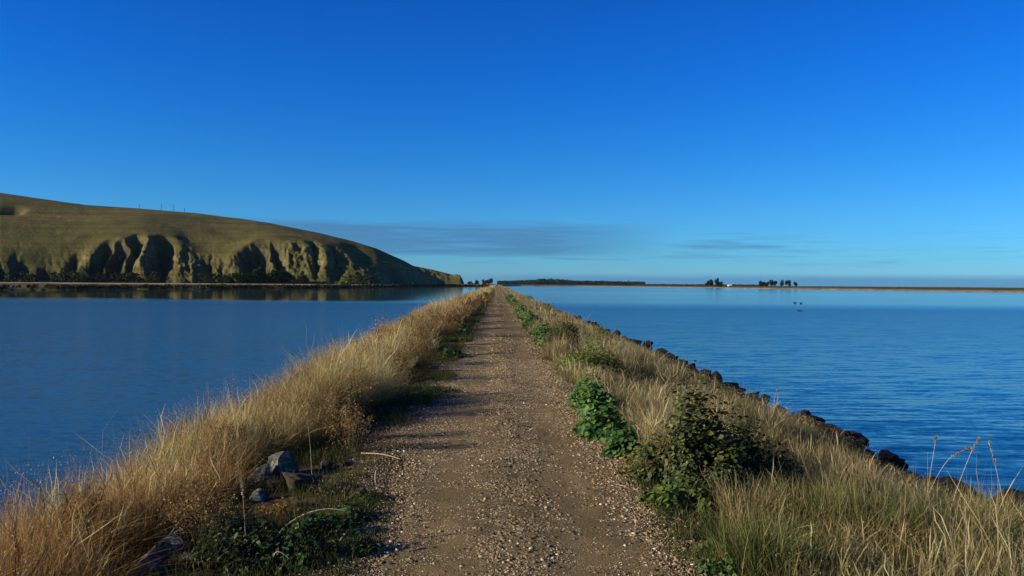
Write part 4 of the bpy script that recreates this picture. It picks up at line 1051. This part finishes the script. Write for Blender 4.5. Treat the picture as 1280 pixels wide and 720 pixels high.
# trees at the foot of the bluff
for px, h, w_ in [(298, 7, 5), (306, 9, 5.5), (316, 10, 6), (327, 11, 6), (338, 10.5, 6), (348, 9.5, 5.5), (357, 10, 5.5), (364, 7, 4), (286, 5.5, 4), (102, 6, 4.5), (112, 4.5, 4)]:
    D = float(np.interp(px, fxp, fd)) - 2; x, y = far_at(px, D)
    lab = {298: 'first low tree left of the dark grove below the bluff', 306: 'second tree from the left of the dark grove below the bluff', 316: 'third tree from the left of the dark grove below the bluff',
           327: 'tallest tree in the middle of the dark grove below the bluff', 338: 'tree just right of the tallest one in the dark grove', 348: 'sixth tree from the left in the dark grove below the bluff',
           357: 'second last tree at the right end of the dark grove', 364: 'small last tree at the right end of the dark grove', 286: 'small lone tree standing left of the dark grove',
           102: 'green tree at the bluff foot above the pale road, far left', 112: 'smaller green tree beside the far left one at the bluff foot'}[px]
    tree(x, y, 1.4, h, w_, lab, [(.02, .032, .012), (.028, .04, .016), (.04, .055, .02)] if px > 120 else [(.05, .075, .02), (.035, .055, .018)], 'trees at the foot of the bluff', seed=i, nl=420, trunk=.12); i += 1
# bare shrubs and trees where the causeway meets the land
for px, h, w_, lab in [(588, 5.0, 4.5, 'low grey brown tree beside the rocky end of the lower headland'), (597, 6.2, 4.5, 'grey brown tree left of the two rounder ones near the causeway end'),
                       (606, 8.0, 5.0, 'larger rounded grey brown tree near the causeway end'), (613, 8.2, 4.6, 'rounded grey tree closest to the far end of the track')]:
    x, y = far_at(px, 1060); tree(x, y, 1.4, h, w_, lab, [(.09, .075, .055), (.07, .06, .045), (.06, .06, .035)], 'grey trees where the causeway ends', seed=i, nl=420, trunk=.04); i += 1

# forest and scrub masses
def mass(name, px0, px1, D, depth, top, n, size, cols, label, zb=1.2, dark=None):
    px = RNG.uniform(px0, px1, n); dd = D + RNG.uniform(0, depth, n)
    s = np.array([col_dir(p) for p in np.linspace(px0, px1, 60)]); dx = np.interp(px, np.linspace(px0, px1, 60), s)
    tp = top(px) * (.75 + .5 * vnoise(px * (1.2 * D / 2500), dd * .02, 131))
    z = zb + tp * RNG.random(n) ** .55
    v, f, c_ = clumps(np.stack([dx * dd, dd, z], 1), size * RNG.uniform(.6, 1.4, n), palette(n, cols, .25))
    return tag(mesh_obj(name, v, f, M_FAR, cols=c_), label, 'forest' if name == 'forest' else 'scrub', kind='stuff')
mass('forest', 622, 806, 2300, 260, lambda p: np.interp(p, [622, 650, 680, 700, 715, 730, 760, 804, 806], [8, 10, 15, 14, 11, 10, 10, 9, 8]), 9000, 2.2, [(.022, .035, .026), (.03, .042, .03)], 'long dark far-off pine forest on the horizon')
mass('forest', 795, 960, 1900, 120, lambda p: 3.2 + 0 * p, 3500, 1.3, [(.035, .045, .025), (.05, .055, .03)], 'low dark hedge line along the far flat shore')
mass('undergrowth', 960, 1500, 900, 80, lambda p: 1.0 + 0 * p, 4000, .6, [(.05, .06, .03), (.07, .07, .035)], 'low scrub on the far right spit')
# scrub along the left shore: tussocky marsh in patches
n = 15000; px = RNG.uniform(-120, 610, n); k = fbm(px * .06, px * 0, 141) + .3 * RNG.random(n) > .5; px = px[k]; n = len(px)
off = RNG.uniform(1, 30, n); D = np.interp(px, pxs, D0[:, 0]) + off; dx = np.interp(px, pxs, dirs)
hz = (.5 + 1.1 * fbm(px * .18, off * .05, 143)) * RNG.random(n) ** .5
om = ((px > 500) & (RNG.random(n) < .8))[:, None]
cc = np.where(om, palette(n, [(.26, .12, .035), (.2, .09, .03)], .2), palette(n, [(.05, .042, .022), (.07, .055, .03), (.10, .075, .04), (.04, .04, .02)], .25))
v, f, c_ = clumps(np.stack([dx * D, D, .35 + hz], 1), np.full(n, .42) * np.clip(D / 320, .8, 2.2), cc)
tag(mesh_obj('undergrowth', v, f, M_FAR, cols=c_), 'brown tussocky scrub along the far left shore', 'scrub', kind='stuff')

n = 9000; px = RNG.uniform(-100, 470, n); k = (fbm(px * .09, px * 0, 151) + .22 * RNG.random(n) + .10 * (px < 110) + .10 * ((px > 130) & (px < 175)) - .12 * (px > 380) > .66); px = px[k]; n = len(px)
D = np.interp(px, fxp, fd) + RNG.random(n) ** 1.6 * 16 - 2; dx = np.interp(px, pxs, dirs)
zf = 1.0 + np.clip(D - np.interp(px, fxp, fd), 0, 22) * .5
v, f, c_ = clumps(np.stack([dx * D, D, zf + RNG.random(n) ** .6 * (.3 + 2.6 * fbm(px * .25, px * 0, 152))], 1), np.full(n, .7) * RNG.uniform(.5, 1.3, n), palette(n, [(.03, .04, .018), (.045, .05, .022), (.06, .055, .03)], .25))
tag(mesh_obj('undergrowth', v, f, M_FAR, cols=c_), 'dark scrub growing along the foot of the bluff', 'scrub', kind='stuff')

# ------------------------------------------------------------------ small man-made things
M_WOOD = plain('pole_wood', (.10, .085, .07), .85, 3, .2)
M_WHITE = plain('white_paint', (.78, .77, .74), .6, 1, .05)
M_GREYR = plain('grey_roof', (.32, .32, .33), .6, 2, .1)
def boxm(x0, x1, y0, y1, z0, z1):
    V = np.array([(x, y, z) for x in (x0, x1) for y in (y0, y1) for z in (z0, z1)], float)
    return V, np.array([(0, 1, 3, 2), (4, 6, 7, 5), (0, 4, 5, 1), (2, 3, 7, 6), (0, 2, 6, 4), (1, 5, 7, 3)])
i = 0
for px, h, lab in [(174, 7.5, 'leftmost thin utility pole on the hill crest'), (201, 9.2, 'tall utility pole on the hill crest, left of the tallest pair'),
                   (216, 9.4, 'tallest utility pole on the hill crest, between two others'), (230, 6.5, 'rightmost short utility pole on the hill crest')]:
    x, y, z = hill_z(px, 1.0)
    root = empty('utility_pole', (x, y, z - .3), lab, 'pole', 'utility poles on the hill crest')
    v, f = tube([(0, 0, 0), (0, 0, h)], .30, .22, 8); mesh_obj('post', v, f, M_WOOD, root)
    v, f = boxm(-1.1, 1.1, -.07, .07, h - 1.0, h - .8); mesh_obj('crossarm', v, f, M_WOOD, root, loc=(0, -.2, 0))
for px, D, h, lab in [(491.5, 640, 2.8, 'pale weathered post on the left shore below the dark headland'), (516, 700, 2.9, 'white post on the left shore, nearest the orange marsh'), (537, 745, 1.5, 'short pale post in the orange marsh')]:
    x, y = far_at(px, D); root = empty('shore_post', (x, y, .6), lab, 'post', 'pale posts on the far left shore')
    v, f = tube([(0, 0, 0), (0, 0, h)], .32, .28, 8); mesh_obj('post', v, f, M_WHITE, root)
    v, f = tube([(0, 0, h), (0, 0, h + .18)], .40, .25, 8); mesh_obj('cap', v, f, M_GREYR, root)
x, y = far_at(912, 900); root = empty('white_house', (x, y, 1.9), 'small white farmhouse beside the small clump of far trees', 'house'); root.scale = (.7, .7, .7)
v, f = boxm(-3, 3, -2.2, 2.2, 0, 1.9); mesh_obj('wall', v, f, M_WHITE, root)
V = [(-3.3, -2.5, 1.9), (3.3, -2.5, 1.9), (3.3, 2.5, 1.9), (-3.3, 2.5, 1.9), (-3.3, 0, 3.1), (3.3, 0, 3.1)]
mesh_obj('roof', V, [(0, 1, 5, 4), (2, 3, 4, 5), (0, 4, 3), (1, 2, 5), (3, 2, 1, 0)], M_WHITE, root)
MG = plain('dark_glass', (.03, .035, .04), .2)
for wx_ in (-1.7, 1.4):
    v, f = boxm(wx_ - .45, wx_ + .45, -2.26, -2.2, .7, 1.5); mesh_obj('window', v, f, MG, root)
v, f = boxm(-.45, .35, -2.25, -2.2, 0, 1.6); mesh_obj('door', v, f, M_WOOD, root)

# two dark water birds, body and curved neck in one skin
M_SWAN = plain('black_feathers', (.014, .013, .014), .7, 8, .3); M_BILL = plain('red_bill', (.45, .05, .03), .5)
def swan(px, py, rz, label):
    v = ray(px, py); t_ = -3.0 / v.z
    root = empty('water_bird', (v.x * t_, v.y * t_, 0), label, 'bird', 'dark birds on the right water', rz); root.scale = (.5, .5, .5)
    me = bpy.data.meshes.new('body')
    P = [(-.62, 0, .30), (-.42, 0, .22), (-.1, 0, .17), (.25, 0, .19), (.42, 0, .30), (.47, 0, .50), (.42, 0, .72), (.46, 0, .88), (.55, 0, .90), (.62, 0, .87)]
    Rr = [.04, .15, .24, .21, .10, .055, .045, .045, .06, .035]
    me.from_pydata(P, [(i_, i_ + 1) for i_ in range(9)], []); o = bpy.data.objects.new('body', me); C.objects.link(o); o.parent = root
    o.modifiers.new('s', 'SKIN'); me.skin_vertices[0].data
    for i_, r_ in enumerate(Rr): me.skin_vertices[0].data[i_].radius = (r_, r_ * .85)
    me.skin_vertices[0].data[2].use_root = True
    o.modifiers.new('u', 'SUBSURF').levels = 2; o.modifiers['u'].render_levels = 2; me.materials.append(M_SWAN)
    v_, f_ = tube([(.64, 0, .87), (.76, 0, .82)], .028, .008, 6); mesh_obj('bill', v_, f_, M_BILL, root)
    for s in (-1, 1):
        wv_, wf_ = ICO2; Vw = wv_ * np.array([.40, .07, .13]); Vw[:, 2] += .06 * (Vw[:, 0] < -.1); mesh_obj('wing', Vw, wf_, M_SWAN, root, smooth=True, loc=(-.12, s * .17, .27))
swan(993.5, 379.3, R(175), 'small black water bird swimming on the left of the pair')
swan(1001.3, 379.8, R(20), 'small black water bird swimming on the right of the pair')
wrock(999.5, 388.8, (.6, .4, .10), 421, 'low dark rock awash in the open water in front of the two birds')

# ------------------------------------------------------------------ air
hm = bpy.data.materials.new('haze'); hm.use_nodes = True; ht = hm.node_tree
for nd in list(ht.nodes): ht.nodes.remove(nd)
ho = ht.nodes.new('ShaderNodeOutputMaterial'); pv = ht.nodes.new('ShaderNodeVolumePrincipled')
pv.inputs['Color'].default_value = (.5, .76, 1, 1); pv.inputs['Density'].default_value = .00002; pv.inputs['Anisotropy'].default_value = 0
ht.links.new(pv.outputs[0], ho.inputs['Volume'])
v, f = boxm(-9400, 9400, -400, 9400, -4, 130)
tag(mesh_obj('haze', v, f, hm), 'thin clear haze over the lagoon', 'haze', kind='stuff')
